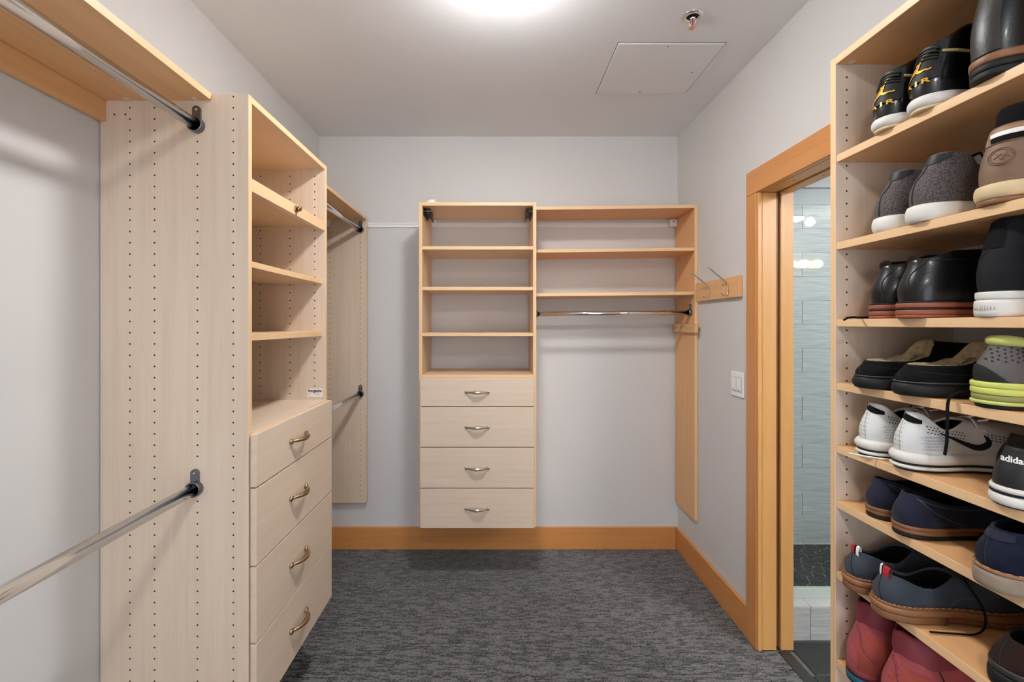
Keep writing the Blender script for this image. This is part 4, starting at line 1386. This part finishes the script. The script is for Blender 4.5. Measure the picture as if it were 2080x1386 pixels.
# ---- row 3, far pair: black leather chukkas with brick-red soles
def chukka(x, y, label, lace_out=False, rz=0):
    r = shoe_root('chukka_boot', label, 'boot', x, y, SZ[2], rz)
    s = Shoe(r, L=1.150 - x, hw=0.041, ww=0.039, bw=0.049, z0=0.031, c0=0.016, c1=0.150, cw=0.037, zb=0.119, zm=0.134, zf=0.137, toe_h=0.05, hb=0.011, sb=0.009, er=0.22)
    s.build('blackleather', 'brownsuede')
    s.layer('upper_sole', 0.0205, 0.0305, 0.006, 'redsole')
    s.layer('sole_stripe', 0.0165, 0.0204, 0.0052, 'blackrubber')
    s.layer('lower_sole', 0.006, 0.0164, 0.006, 'redsole', qmax=0.62)
    s.layer('heel_block', 0.0, 0.0059, 0.0055, 'redsole', qmax=0.55)
    s.layer('fore_sole', 0.001, 0.0163, 0.002, 'blackrubber')
    s.layer('welt', 0.0306, 0.0335, 0.0045, 'blackrubber')
    s.seam('heel_seam', 'stitch', R(45), [(0.012, 0.036), (0.008, 0.075), (0.016, 0.095), (0.036, 0.115), (0.03, 0.122), (0.0, 0.118)], 0.0012)
    s.seam('collar_seam', 'stitch', R(70), [(0.02, 0.118), (0.06, 0.116), (0.11, 0.118)], 0.0011)
    s.seam('quarter_seam', 'stitch', R(90), [(0.150, 0.13), (0.165, 0.09), (0.18, 0.05)], 0.0012)
    # pull loop at the heel
    bm = bmesh.new(); add_tube(bm, smooth_path([(0.020, 0.009, 0.112), (0.016, 0.006, 0.124), (0.022, -0.003, 0.128), (0.026, -0.009, 0.112)], 5), 0.0042, 8, flat=0.25)
    link('pull_loop', bm, 'brownsuede', r, local=True)
    if lace_out:
        s.lace([(0.03, 0.030, 0.004), (0.0, 0.038, 0.003), (-0.022, 0.030, 0.003), (-0.038, 0.018, 0.0035), (-0.055, 0.016, 0.002), (-0.064, 0.020, -0.004)], 'blackfab', 0.0022)
    return s
chukka(0.868, 1.055, 'black leather chukka boot with brick red sole, against the upright panel on the third row', True, 3)
chukka(0.846, 0.962, 'black leather chukka boot with brick red sole, second from the panel on the third row', False, -4)

# ---- row 3, near: tall black canvas boots on white rubber
def canvas_boot(x, y, label):
    r = shoe_root('canvas_boot', label, 'boot', x, y, SZ[2], 0)
    s = Shoe(r, L=1.150 - x, hw=0.037, ww=0.036, bw=0.046, z0=0.042, c0=0.024, c1=0.130, cw=0.034, zb=0.170, zm=0.170, zf=0.170, toe_h=0.045, hb=0.010, sb=0.007, er=0.22)
    s.build('canvas', 'blackfab')
    s.layer('sole', 0.0, 0.030, 0.006, 'whiterubber', bulge=0.0)
    s.layer('foxing', 0.0302, 0.044, 0.0045, 'whiterubber')
    s.patch('heel_stay', 'blackfab', R(20), arc_grid(-0.014, 0.018, 0.120, 0.168, 8, 8), 0.0018)
    s.seam('stitching', 'stitch', R(40), [(0.022, 0.166), (0.012, 0.135), (-0.004, 0.11), (-0.02, 0.09)], 0.0012)
    # tread badge moulded into the heel
    s2 = Shoe(r, **{k: s.__dict__[k] for k in ('L', 'hw', 'ww', 'bw', 'er')})
    bm = bmesh.new()
    for k in range(9):
        hgt = 0.010 - abs(k - 4) * 0.0012
        yy = 0.018 - 0.0042 * k
        # heel line of the sole
        q = max(0.0, 0.0)
        xx = heel_x(s, yy, 0.0062)
        add_tube(bm, [(xx, yy, 0.015 - hgt / 2), (xx, yy, 0.015 + hgt / 2)], 0.0008, 5)
    link('tread_badge', bm, mat('grey_relief', rgb(176, 172, 168), 0.6), r, local=True)
    return s
def heel_x(s, yy, off):
    best = None
    pts = s.outline(off)
    for i in range(NU):
        a = pts[i - 1]; b = pts[i]
        if (a[1] - yy) * (b[1] - yy) <= 0 and min(a[0], b[0]) < s.L * 0.3 and abs(a[1] - b[1]) > 1e-9:
            t = (yy - a[1]) / (b[1] - a[1])
            return a[0] + (b[0] - a[0]) * t
    return 0.0
canvas_boot(0.860, 0.813, 'tall black canvas boot on thick white rubber sole, beside the black chukkas')
canvas_boot(0.860, 0.705, 'tall black canvas boot cut by the right picture edge, third row')

# ---- row 4, far pair: slippers
def slipper(x, y, label, rz=0):
    r = shoe_root('slipper', label, 'slipper', x, y, SZ[3], rz)
    s = Shoe(r, L=1.150 - x, hw=0.043, ww=0.044, bw=0.052, tw=0.042, z0=0.026, c0=0.016, c1=0.168, cw=0.041, zb=0.060, zm=0.064, zf=0.110, toe_h=0.062, hb=0.008, sb=0.005, er=0.26, spring=0.008, zp=[(0, 0.060), (0.45, 0.061), (0.75, 0.070), (1, 0.108)])
    s.build('blacksuede', 'fleece', rim=0.007)
    # fleece pile rolled inside the opening
    bm = bmesh.new()
    rings = []
    for f, dz in ((0.004, 0.001), (0.007, 0.004), (0.012, 0.001), (0.018, -0.012), (0.020, -0.03)):
        ring = []
        for C in s.col:
            dd = Vector((C.x - 0.10, C.y, 0)); l = dd.length or 1
            ring.append(bm.verts.new(C - dd * min(0.85, f / l) + Vector((0, 0, dz)) + Vector((random.uniform(-1, 1), random.uniform(-1, 1), random.uniform(-1, 1))) * 0.0008))
        rings.append(ring)
    for r0, r1 in zip(rings, rings[1:]):
        for j in range(NU): bm.faces.new((r0[j], r0[(j + 1) % NU], r1[(j + 1) % NU], r1[j]))
    link('fleece_trim', bm, 'fleece', r, local=True, smooth=True)
    s.layer('sole', 0.0, 0.027, 0.004, 'blackrubber', bulge=0.004)
    s.layer('sole_piping', 0.0272, 0.030, 0.004, mat('dark_grey_cord', rgb(70, 68, 66), 0.8), bulge=0.001)
    for k in range(8):
        xx = 0.06 + 0.024 * k
        yy = [p for p in s.outline(0.0078) if abs(p[0] - xx) < 0.02 and p[1] < 0]
        p = min(yy, key=lambda p: abs(p[0] - xx))
        bm = bmesh.new(); add_tube(bm, [(p[0], p[1] - 0.0002, 0.004), (p[0] + 0.010, p[1] - 0.0002, 0.022)], 0.0009, 5)
        link('tread_groove', bm, 'stitch', r, local=True)
    s.seam('side_seam', 'stitch', R(45), [(0.0, 0.032), (-0.002, 0.045), (-0.002, 0.06)], 0.001)
    s.seam('side_stitching', 'stitch', R(85), [(0.02, 0.05), (0.08, 0.046), (0.15, 0.046), (0.22, 0.05)], 0.0008)
    return s
slipper(0.838, 1.066, 'black fleece-lined slipper, against the upright panel on the fourth row', 1)
slipper(0.838, 0.962, 'black fleece-lined slipper, second from the panel on the fourth row', -5)

# ---- row 4, near: grey and neon running shoe
def neon_runner(x, y, label):
    r = shoe_root('running_shoe', label, 'sneaker', x, y, SZ[3], 0)
    s = Shoe(r, L=1.150 - x, hw=0.040, bw=0.048, z0=0.044, c0=0.022, c1=0.130, cw=0.032, zb=0.116, zm=0.104, zf=0.112, toe_h=0.042, hb=0.008, sb=0.005, er=0.22)
    s.build('greyknit', 'blackfab')
    s.layer('outsole', 0.0, 0.007, 0.001, 'blackrubber')
    s.layer('lower_midsole', 0.0072, 0.0135, 0.0065, 'neonpale', bulge=0.0008)
    s.layer('midsole_band', 0.0136, 0.0240, 0.0045, mat('olive_foam', rgb(150, 148, 84), 0.6), bulge=0.001)
    s.layer('midsole', 0.0241, 0.0356, 0.0064, 'neon', bulge=0.0004)
    s.layer('upper_midsole', 0.0357, 0.046, 0.0066, 'neon', bulge=0.0004)
    s.patch('heel_cup', 'darkleather', R(30), arc_grid(-0.055, 0.075, 0.047, lambda t: 0.047 + 0.028 * max(0, math.sin(PI * min(1, t * 1.5))), 20, 4), 0.0022)
    bm = bmesh.new()
    # padded neon pull tab over the heel collar
    a0, a1 = 0.030, -0.036
    path = []
    for k in range(13):
        t = k / 12
        i = int((NU - 9 + 22 * t)) % NU
        C = s.col[i]
        path.append(C + Vector((0.002, 0, 0.002)))
    add_tube(bm, path, [0.004 + 0.0058 * math.sin(PI * k / 12) for k in range(13)], 12)
    link('pull_tab', bm, 'neonpale', s.up, local=True, smooth=True)
    pts = []
    for i in range(13):
        for j in range(4):
            pts.append((-0.02 + 0.0075 * i + random.uniform(-.001, .001), 0.082 + 0.0068 * j + 0.003 * (i % 2)))
    s.dots('perforations', 'stitch', R(50), pts, 0.0017)
    # black lace looping over the shelf edge
    s.lace([(0.040, 0.045, 0.012), (0.016, 0.052, 0.020), (-0.004, 0.054, 0.012), (-0.011, 0.054, -0.004), (-0.013, 0.053, -0.04), (-0.012, 0.055, -0.075), (-0.013, 0.058, -0.100)], 'blackfab', 0.0036, flat=0.45)
    return s
neon_runner(0.858, 0.815, 'grey running shoe with neon yellow sole and loose black lace')

# ---- row 5, far pair: white knit runners with dark swoosh
def white_runner(x, y, label, rz=0, lace=False):
    r = shoe_root('running_shoe', label, 'sneaker', x, y, SZ[4], rz)
    s = Shoe(r, L=1.150 - x, hw=0.036, bw=0.047, z0=0.036, c0=0.020, c1=0.128, cw=0.031, zb=0.120, zm=0.086, zf=0.106, toe_h=0.040, hb=0.008, sb=0.005, er=0.22)
    s.build('whiteknit', 'blackfab')
    s.layer('outsole', 0.0, 0.0045, 0.002, 'blackrubber')
    s.layer('lower_midsole', 0.0046, 0.0125, 0.006, 'whiterubber', bulge=0.003)
    s.layer('midsole_line', 0.0126, 0.0162, 0.005, 'blackrubber', bulge=0.001)
    s.layer('midsole', 0.0163, 0.038, 0.0065, 'whiterubber', bulge=0.004)
    # black collar padding at the heel
    s.patch('collar_pad', 'blackfab', R(40), arc_grid(-0.012, 0.036, lambda t: 0.116 - 0.018 * t - 0.006 * math.sin(PI * t), lambda t: 0.1255 - 0.020 * t, 12, 3), 0.0016)
    s.seam('heel_seam', mat('grey_seam', rgb(170, 170, 168), 0.8), R(40), [(0.004, 0.04), (0.002, 0.07), (0.005, 0.10)], 0.0009)
    bm = bmesh.new()
    P = smooth2([(0.056, 0.082), (0.080, 0.072), (0.108, 0.060), (0.130, 0.053), (0.144, 0.057), (0.149, 0.067), (0.142, 0.079)])
    W = list(np.interp(np.linspace(0, 1, len(P)), [0, .2, .45, .62, .75, .88, 1], [0.0015, 0.006, 0.011, 0.014, 0.012, 0.007, 0.001]))
    s.ribbon(bm, R(90), [Vector(p) for p in P], W, 0.0016, 4)
    link('swoosh', bm, 'darkleather', s.up, local=True, smooth=True)
    pts = []
    for i in range(12):
        for j in range(3): pts.append((0.040 + 0.0062 * i + 0.003 * (j % 2), 0.094 - 0.006 * j - 0.0011 * i))
    for i in range(9):
        for j in range(3): pts.append((0.152 + 0.0062 * i, 0.080 - 0.005 * j - 0.0009 * i))
    s.dots('perforations', 'stitch', R(80), pts, 0.0011, asp=1.7)
    s.dots('heel_perforations', mat('grey_dots', rgb(120, 120, 120), 0.8), R(18), [(-0.012 + 0.006 * i, 0.05 + 0.009 * j) for i in range(4) for j in range(6)], 0.0009, asp=1.5)
    s.dots('silver_flecks', 'silver', R(80), [(0.030 + 0.0065 * i + 0.003 * (j % 2), 0.072 - 0.006 * j) for i in range(8) for j in range(5)], 0.0022, asp=1.6)
    for k in range(6):
        xx = 0.130 + 0.015 * k; zz = 0.106 - 0.009 * k
        bm = bmesh.new(); add_tube(bm, smooth_path([(xx, -0.030, zz - 0.012), (xx + 0.004, -0.014, zz + 0.002), (xx + 0.006, 0.002, zz + 0.005), (xx + 0.006, 0.02, zz)], 4), 0.0026, 8, flat=0.6)
        link('lace', bm, 'offwhite', r, local=True)
    bm = bmesh.new(); add_tube(bm, smooth_path([(0.128, -0.01, 0.112), (0.136, -0.03, 0.120), (0.146, -0.034, 0.112), (0.140, -0.020, 0.106)], 5), 0.002, 8)
    link('bow_loop', bm, 'offwhite', r, local=True)
    if lace:
        s.lace([(0.05, -0.050, 0.004), (0.02, -0.046, 0.003), (-0.012, -0.020, 0.003), (-0.030, 0.008, 0.003)], 'offwhite', 0.0018)
    return s
white_runner(0.857, 1.080, 'white running shoe with dark swoosh, against the upright panel on the fifth row', 3, True)
white_runner(0.855, 0.985, 'white running shoe with dark swoosh, second from the panel on the fifth row', -4)

# ---- row 5, near: charcoal sneakers with lettering on the heel
def court_shoe(x, y, label, rz=0, L=0.28, bw=0.046):
    r = shoe_root('court_sneaker', label, 'sneaker', x, y, SZ[4], rz)
    s = Shoe(r, L=min(L, 1.150 - x), hw=0.039, bw=bw, z0=0.031, c0=0.018, c1=0.130, cw=0.034, zb=0.097, zm=0.082, zf=0.096, toe_h=0.044, hb=0.004, sb=0.003, er=0.24)
    s.build('darkleather', 'blackfab')
    s.layer('sole', 0.0015, 0.020, 0.004, 'whiterubber', bulge=0.002)
    s.layer('outsole', 0.0, 0.0014, 0.001, 'blackrubber')
    s.layer('sole_stripe', 0.0202, 0.0235, 0.0045, 'navydeep')
    s.layer('foxing', 0.0237, 0.033, 0.004, 'whiterubber', bulge=0.001)
    s.patch('heel_edge', 'tanleather', R(5), arc_grid(-0.036, -0.029, 0.034, 0.088, 4, 8), 0.0012)
    s.patch('side_panel', 'greysuede', R(62), arc_grid(0.030, 0.12, 0.034, lambda t: 0.034 + 0.036 * min(1, math.sin(PI * min(0.5, t * 1.1)) ** 0.6), 16, 6), 0.0014)
    if L > 0.25: s.text('lettering', 'offwhite', R(42), 'adidas', 0.0135, -0.0005, 0.074, width=0.030, bold=0.0004, off=0.0014)
    return s
court_shoe(0.852, 0.782, 'charcoal sneaker with white lettering on the heel, at the right picture edge', -3)
court_shoe(0.958, 0.866, 'charcoal sneaker pushed back between the white runner and its lettered mate', 1, 0.19, 0.038)

# ---- row 6, far pair: navy suede loafers
def loafer(x, y, label, rz=0):
    r = shoe_root('loafer', label, 'loafer', x, y, SZ[5], rz)
    s = Shoe(r, L=1.150 - x, hw=0.036, ww=0.034, bw=0.044, tw=0.03, z0=0.026, c0=0.014, c1=0.165, cw=0.031, zb=0.088, zm=0.070, zf=0.070, toe_h=0.038, hb=0.008, sb=0.004, er=0.22)
    s.build('navysuede', 'blackfab', rim=0.003)
    s.layer('sole', 0.018, 0.0255, 0.0035, 'brownsole')
    for k in range(2):
        s.layer('heel_lift', 0.0005 + 0.0088 * k, 0.009 + 0.0088 * k, 0.0025 - 0.001 * (k == 0), 'brownsole' if k else 'blackrubber', qmax=0.46)
    s.seam('side_seam', 'stitchnavy', R(80), [(0.028, 0.082), (0.055, 0.058), (0.085, 0.042), (0.115, 0.030)], 0.0008)
    s.seam('collar_stitching', 'stitchnavy', R(75), [(0.03, 0.080), (0.08, 0.066), (0.13, 0.062), (0.17, 0.064)], 0.0008)
    bm = bmesh.new()
    rows = []
    for i in range(7):
        xx = 0.168 + 0.004 * i
        p0 = [s.bvh.ray_cast(Vector((xx, yy, 0.3)), Vector((0, 0, -1)))[0] for yy in np.linspace(-0.034, 0.034, 11)]
        rows.append([bm.verts.new(p + Vector((0, 0, 0.002))) if p is not None else None for p in p0])
    for a, b in zip(rows, rows[1:]):
        for j in range(10):
            q = (a[j], a[j + 1], b[j + 1], b[j])
            if all(v is not None for v in q): bm.faces.new(q)
    link('saddle_strap', bm, 'navydeep', s.up, local=True, smooth=True)
    return s
loafer(0.865, 1.070, 'navy suede loafer with stacked brown heel, against the upright panel on the sixth row', 2)
loafer(0.850, 0.983, 'navy suede loafer with stacked brown heel, second from the panel on the sixth row', -2)

# ---- row 6, near: navy suede chukka on a grey sole
def navy_chukka(x, y, label):
    r = shoe_root('suede_chukka', label, 'boot', x, y, SZ[5], 0)
    s = Shoe(r, L=0.29, hw=0.040, z0=0.034, c0=0.020, c1=0.140, cw=0.034, zb=0.097, zm=0.100, zf=0.106, toe_h=0.045, hb=0.010, sb=0.006, er=0.22)
    s.build('navydeep', 'blackfab')
    s.layer('sole', 0.0, 0.030, 0.005, 'greysole', bulge=0.001)
    s.layer('welt', 0.0302, 0.0355, 0.0055, 'tansole')
    pts = s.outline(0.0045)
    for i in list(range(0, 26)) + list(range(60, NU)):
        a, b = pts[i], pts[(i + 1) % NU]
        if i % 2 == 0:
            bm = bmesh.new(); add_tube(bm, [(a[0], a[1], 0.0362), (b[0], b[1], 0.0362)], 0.0009, 5)
            link('welt_stitch', bm, 'stitchtan', r, local=True)
    s.seam('back_seam', 'stitch', R(35), [(0.0, 0.04), (-0.001, 0.07), (0.006, 0.10)], 0.001)
    s.patch('heel_tab', 'navysuede', R(25), arc_grid(-0.020, 0.030, lambda t: 0.084 - 0.003 * math.sin(PI * t), 0.0955, 10, 3), 0.0018)
    return s
navy_chukka(0.828, 0.783, 'navy suede chukka boot on grey crepe sole at the right picture edge')

# ---- row 7, far pair: slate suede derbies with striped heel tab
def derby(x, y, label, rz=0, lace=False):
    r = shoe_root('derby_shoe', label, 'shoe', x, y, SZ[6], rz)
    s = Shoe(r, L=0.305, hw=0.037, ww=0.037, bw=0.049, tw=0.036, z0=0.034, c0=0.016, c1=0.150, cw=0.033, zb=0.088, zm=0.068, zf=0.092, toe_h=0.042, hb=0.009, sb=0.005, er=0.22, spring=0.008)
    s.build('slatesuede', 'blackfab', rim=0.003)
    s.layer('sole', 0.016, 0.030, 0.007, 'tansole', bulge=0.001)
    s.layer('welt', 0.0302, 0.0345, 0.0055, 'brownsole')
    s.layer('heel_block', 0.0, 0.0158, 0.006, 'brownsole', qmax=0.40)
    s.layer('fore_sole', 0.004, 0.0158, 0.004, 'brownsole')
    pts = s.outline(0.0048)
    for i in range(0, 34, 1):
        a, b = pts[i], pts[(i + 1) % NU]
        n = max(1, int(math.hypot(b[0] - a[0], b[1] - a[1]) / 0.007))
        for k in range(n):
            t0, t1 = k / n, (k + 0.6) / n
            bm = bmesh.new()
            za = 0.0352 + s.spr(a[2])
            add_tube(bm, [(a[0] + (b[0] - a[0]) * t0, a[1] + (b[1] - a[1]) * t0, za), (a[0] + (b[0] - a[0]) * t1, a[1] + (b[1] - a[1]) * t1, za)], 0.0008, 4)
            link('welt_stitch', bm, 'stitchtan', r, local=True)
    s.seam('back_seam', 'stitch', R(42), [(0.010, 0.037), (0.004, 0.06), (0.006, 0.09)], 0.0012)
    s.seam('quarter_seam', 'stitchnavy', R(90), [(0.12, 0.036), (0.135, 0.052), (0.165, 0.060), (0.205, 0.066)], 0.0009)
    s.seam('facing_seam', 'stitchnavy', R(90), [(0.155, 0.094), (0.185, 0.080), (0.205, 0.066)], 0.0009)
    # heel ribbon folded over the collar: red, black, white
    for m_, y0, y1 in (('tagred', 0.012, 0.002), ('blackfab', 0.002, -0.003), ('offwhite', -0.003, -0.010)) if not lace else (('offwhite', 0.013, 0.007), ('blackfab', 0.007, 0.003), ('tagred', 0.003, -0.012)):
        bm = bmesh.new()
        rows = []
        for dx, dz in ((-0.0012, -0.012), (-0.0015, 0.0), (0.000, 0.010), (0.003, 0.0135), (0.006, 0.010), (0.0068, 0.0), (0.0068, -0.010)):
            rows.append([bm.verts.new((0.0145 + dx + abs(yy) * 0.12, yy, 0.0885 + dz)) for yy in (y0, (y0 + y1) / 2, y1)])
        for a, b in zip(rows, rows[1:]):
            for j in range(2): bm.faces.new((a[j], a[j + 1], b[j + 1], b[j]))
        link('heel_ribbon', bm, m_, r, local=True)
    # insole print
    rng = random.Random(3)
    bm = bmesh.new()
    for i in range(16):
        for j in range(7):
            add_disc(bm, (0.036 + 0.0066 * i, -0.022 + 0.0072 * j + 0.0036 * (i % 2), 0.0462), 2, 1, 0.0021, 6)
    o = link('insole_print', bm, mat('grey_dot_print', rgb(104, 98, 104), 0.8), r, local=True); o['kind'] = 'stuff'
    bm = bmesh.new(); 
    v = [bm.verts.new((0.115 + 0.016 * math.cos(k * PI / 8), 0.004 + 0.013 * math.sin(k * PI / 8), 0.0468)) for k in range(16)]
    bm.faces.new(v); link('insole_label', bm, 'silver', r, local=True)
    for k in range(3):
        xx = 0.165 + 0.016 * k; zz = 0.098 - 0.010 * k
        bm = bmesh.new(); add_tube(bm, smooth_path([(xx, -0.022, zz - 0.010), (xx + 0.003, -0.008, zz - 0.001), (xx + 0.003, 0.008, zz), (xx, 0.022, zz - 0.008)], 4), 0.0017, 8)
        link('lace', bm, 'blackfab', r, local=True)
    if lace:
        s.lace([(0.165, -0.010, 0.096), (0.150, -0.034, 0.090), (0.154, -0.052, 0.070), (0.160, -0.062, 0.045), (0.156, -0.066, 0.018), (0.138, -0.067, 0.004), (0.10, -0.066, 0.003), (0.055, -0.064, 0.003)], 'blackfab', 0.0019)
    return s
derby(0.832, 1.092, 'slate suede derby shoe with striped heel ribbon, against the upright panel on the seventh row', 3)
derby(0.822, 1.000, 'slate suede derby shoe with loose dark lace, second from the panel on the seventh row', -4, True)

# ---- row 7, near: dark brown suede boot
def brown_suede(x, y, label):
    r = shoe_root('suede_boot', label, 'boot', x, y, SZ[6], 0)
    s = Shoe(r, L=1.148 - x, hw=0.040, z0=0.030, c0=0.024, c1=0.135, cw=0.034, zb=0.080, zm=0.084, zf=0.094, toe_h=0.045, hb=0.008, sb=0.005, er=0.22)
    s.build('brownsuede', 'blackfab')
    s.layer('sole', 0.0, 0.028, 0.004, 'blackrubber', bulge=0.001)
    s.layer('rand', 0.0282, 0.040, 0.0035, 'softleather')
    s.seam('back_seam', 'stitch', R(35), [(0.0, 0.04), (-0.001, 0.06), (0.006, 0.077)], 0.001)
    return s
brown_suede(0.860, 0.790, 'dark brown suede boot in the bottom right picture corner')

# ---- row 8: burgundy boots
def red_boot(x, y, label, rz=0):
    r = shoe_root('burgundy_boot', label, 'boot', x, y, SZ[7], rz)
    s = Shoe(r, L=1.150 - x, hw=0.042, ww=0.041, bw=0.05, z0=0.032, c0=0.026, c1=0.150, cw=0.041, zb=0.146, zm=0.140, zf=0.150, toe_h=0.05, hb=0.012, sb=0.010, er=0.24)
    s.build('redleather', 'blackfab')
    s.layer('welt', 0.024, 0.036, 0.0045, 'reddark')
    s.layer('sole', 0.0, 0.0238, 0.004, 'blackrubber')
    s.layer('blue_insert', 0.004, 0.020, 0.0045, 'bluesole', qmax=0.25)
    # loose folded cuff
    bm = bmesh.new()
    rings = []
    for f, dz in ((-0.003, -0.008), (-0.0045, 0.008), (-0.002, 0.030), (0.0015, 0.040), (0.005, 0.040), (0.007, 0.030), (0.008, -0.005)):
        ring = []
        for j, C in enumerate(s.col):
            dd = Vector((C.x - 0.088, C.y, 0)); l = dd.length
            wv = 0.0022 * math.sin(j * 0.52) + 0.0015 * math.sin(j * 1.13 + 1)
            ring.append(bm.verts.new(C - dd * ((f + wv * (0.5 if dz < 0.02 else 1)) / l) + Vector((0, 0, dz + wv * 0.9))))
        rings.append(ring)
    for r0, r1 in zip(rings, rings[1:]):
        for j in range(NU): bm.faces.new((r0[j], r0[(j + 1) % NU], r1[(j + 1) % NU], r1[j]))
    link('cuff', bm, 'reddark', r, local=True, smooth=True)
    s.seam('side_fold', 'reddark', R(50), [(0.004, 0.135), (0.016, 0.115), (0.02, 0.09), (0.04, 0.07)], 0.0024)
    s.patch('side_patch', 'rustsuede', R(80), arc_grid(0.005, 0.06, 0.036, lambda t: 0.125 - 0.01 * t, 10, 8), 0.0022)
    s.seam('seam', 'stitch', R(80), [(0.075, 0.14), (0.09, 0.10), (0.085, 0.06), (0.10, 0.036)], 0.0016)
    return s
red_boot(0.842, 1.096, 'burgundy leather boot with slouchy cuff, against the upright panel at the bottom', 2)
red_boot(0.840, 0.996, 'burgundy leather boot cut by the bottom picture edge, beneath the slate derbies', -3)
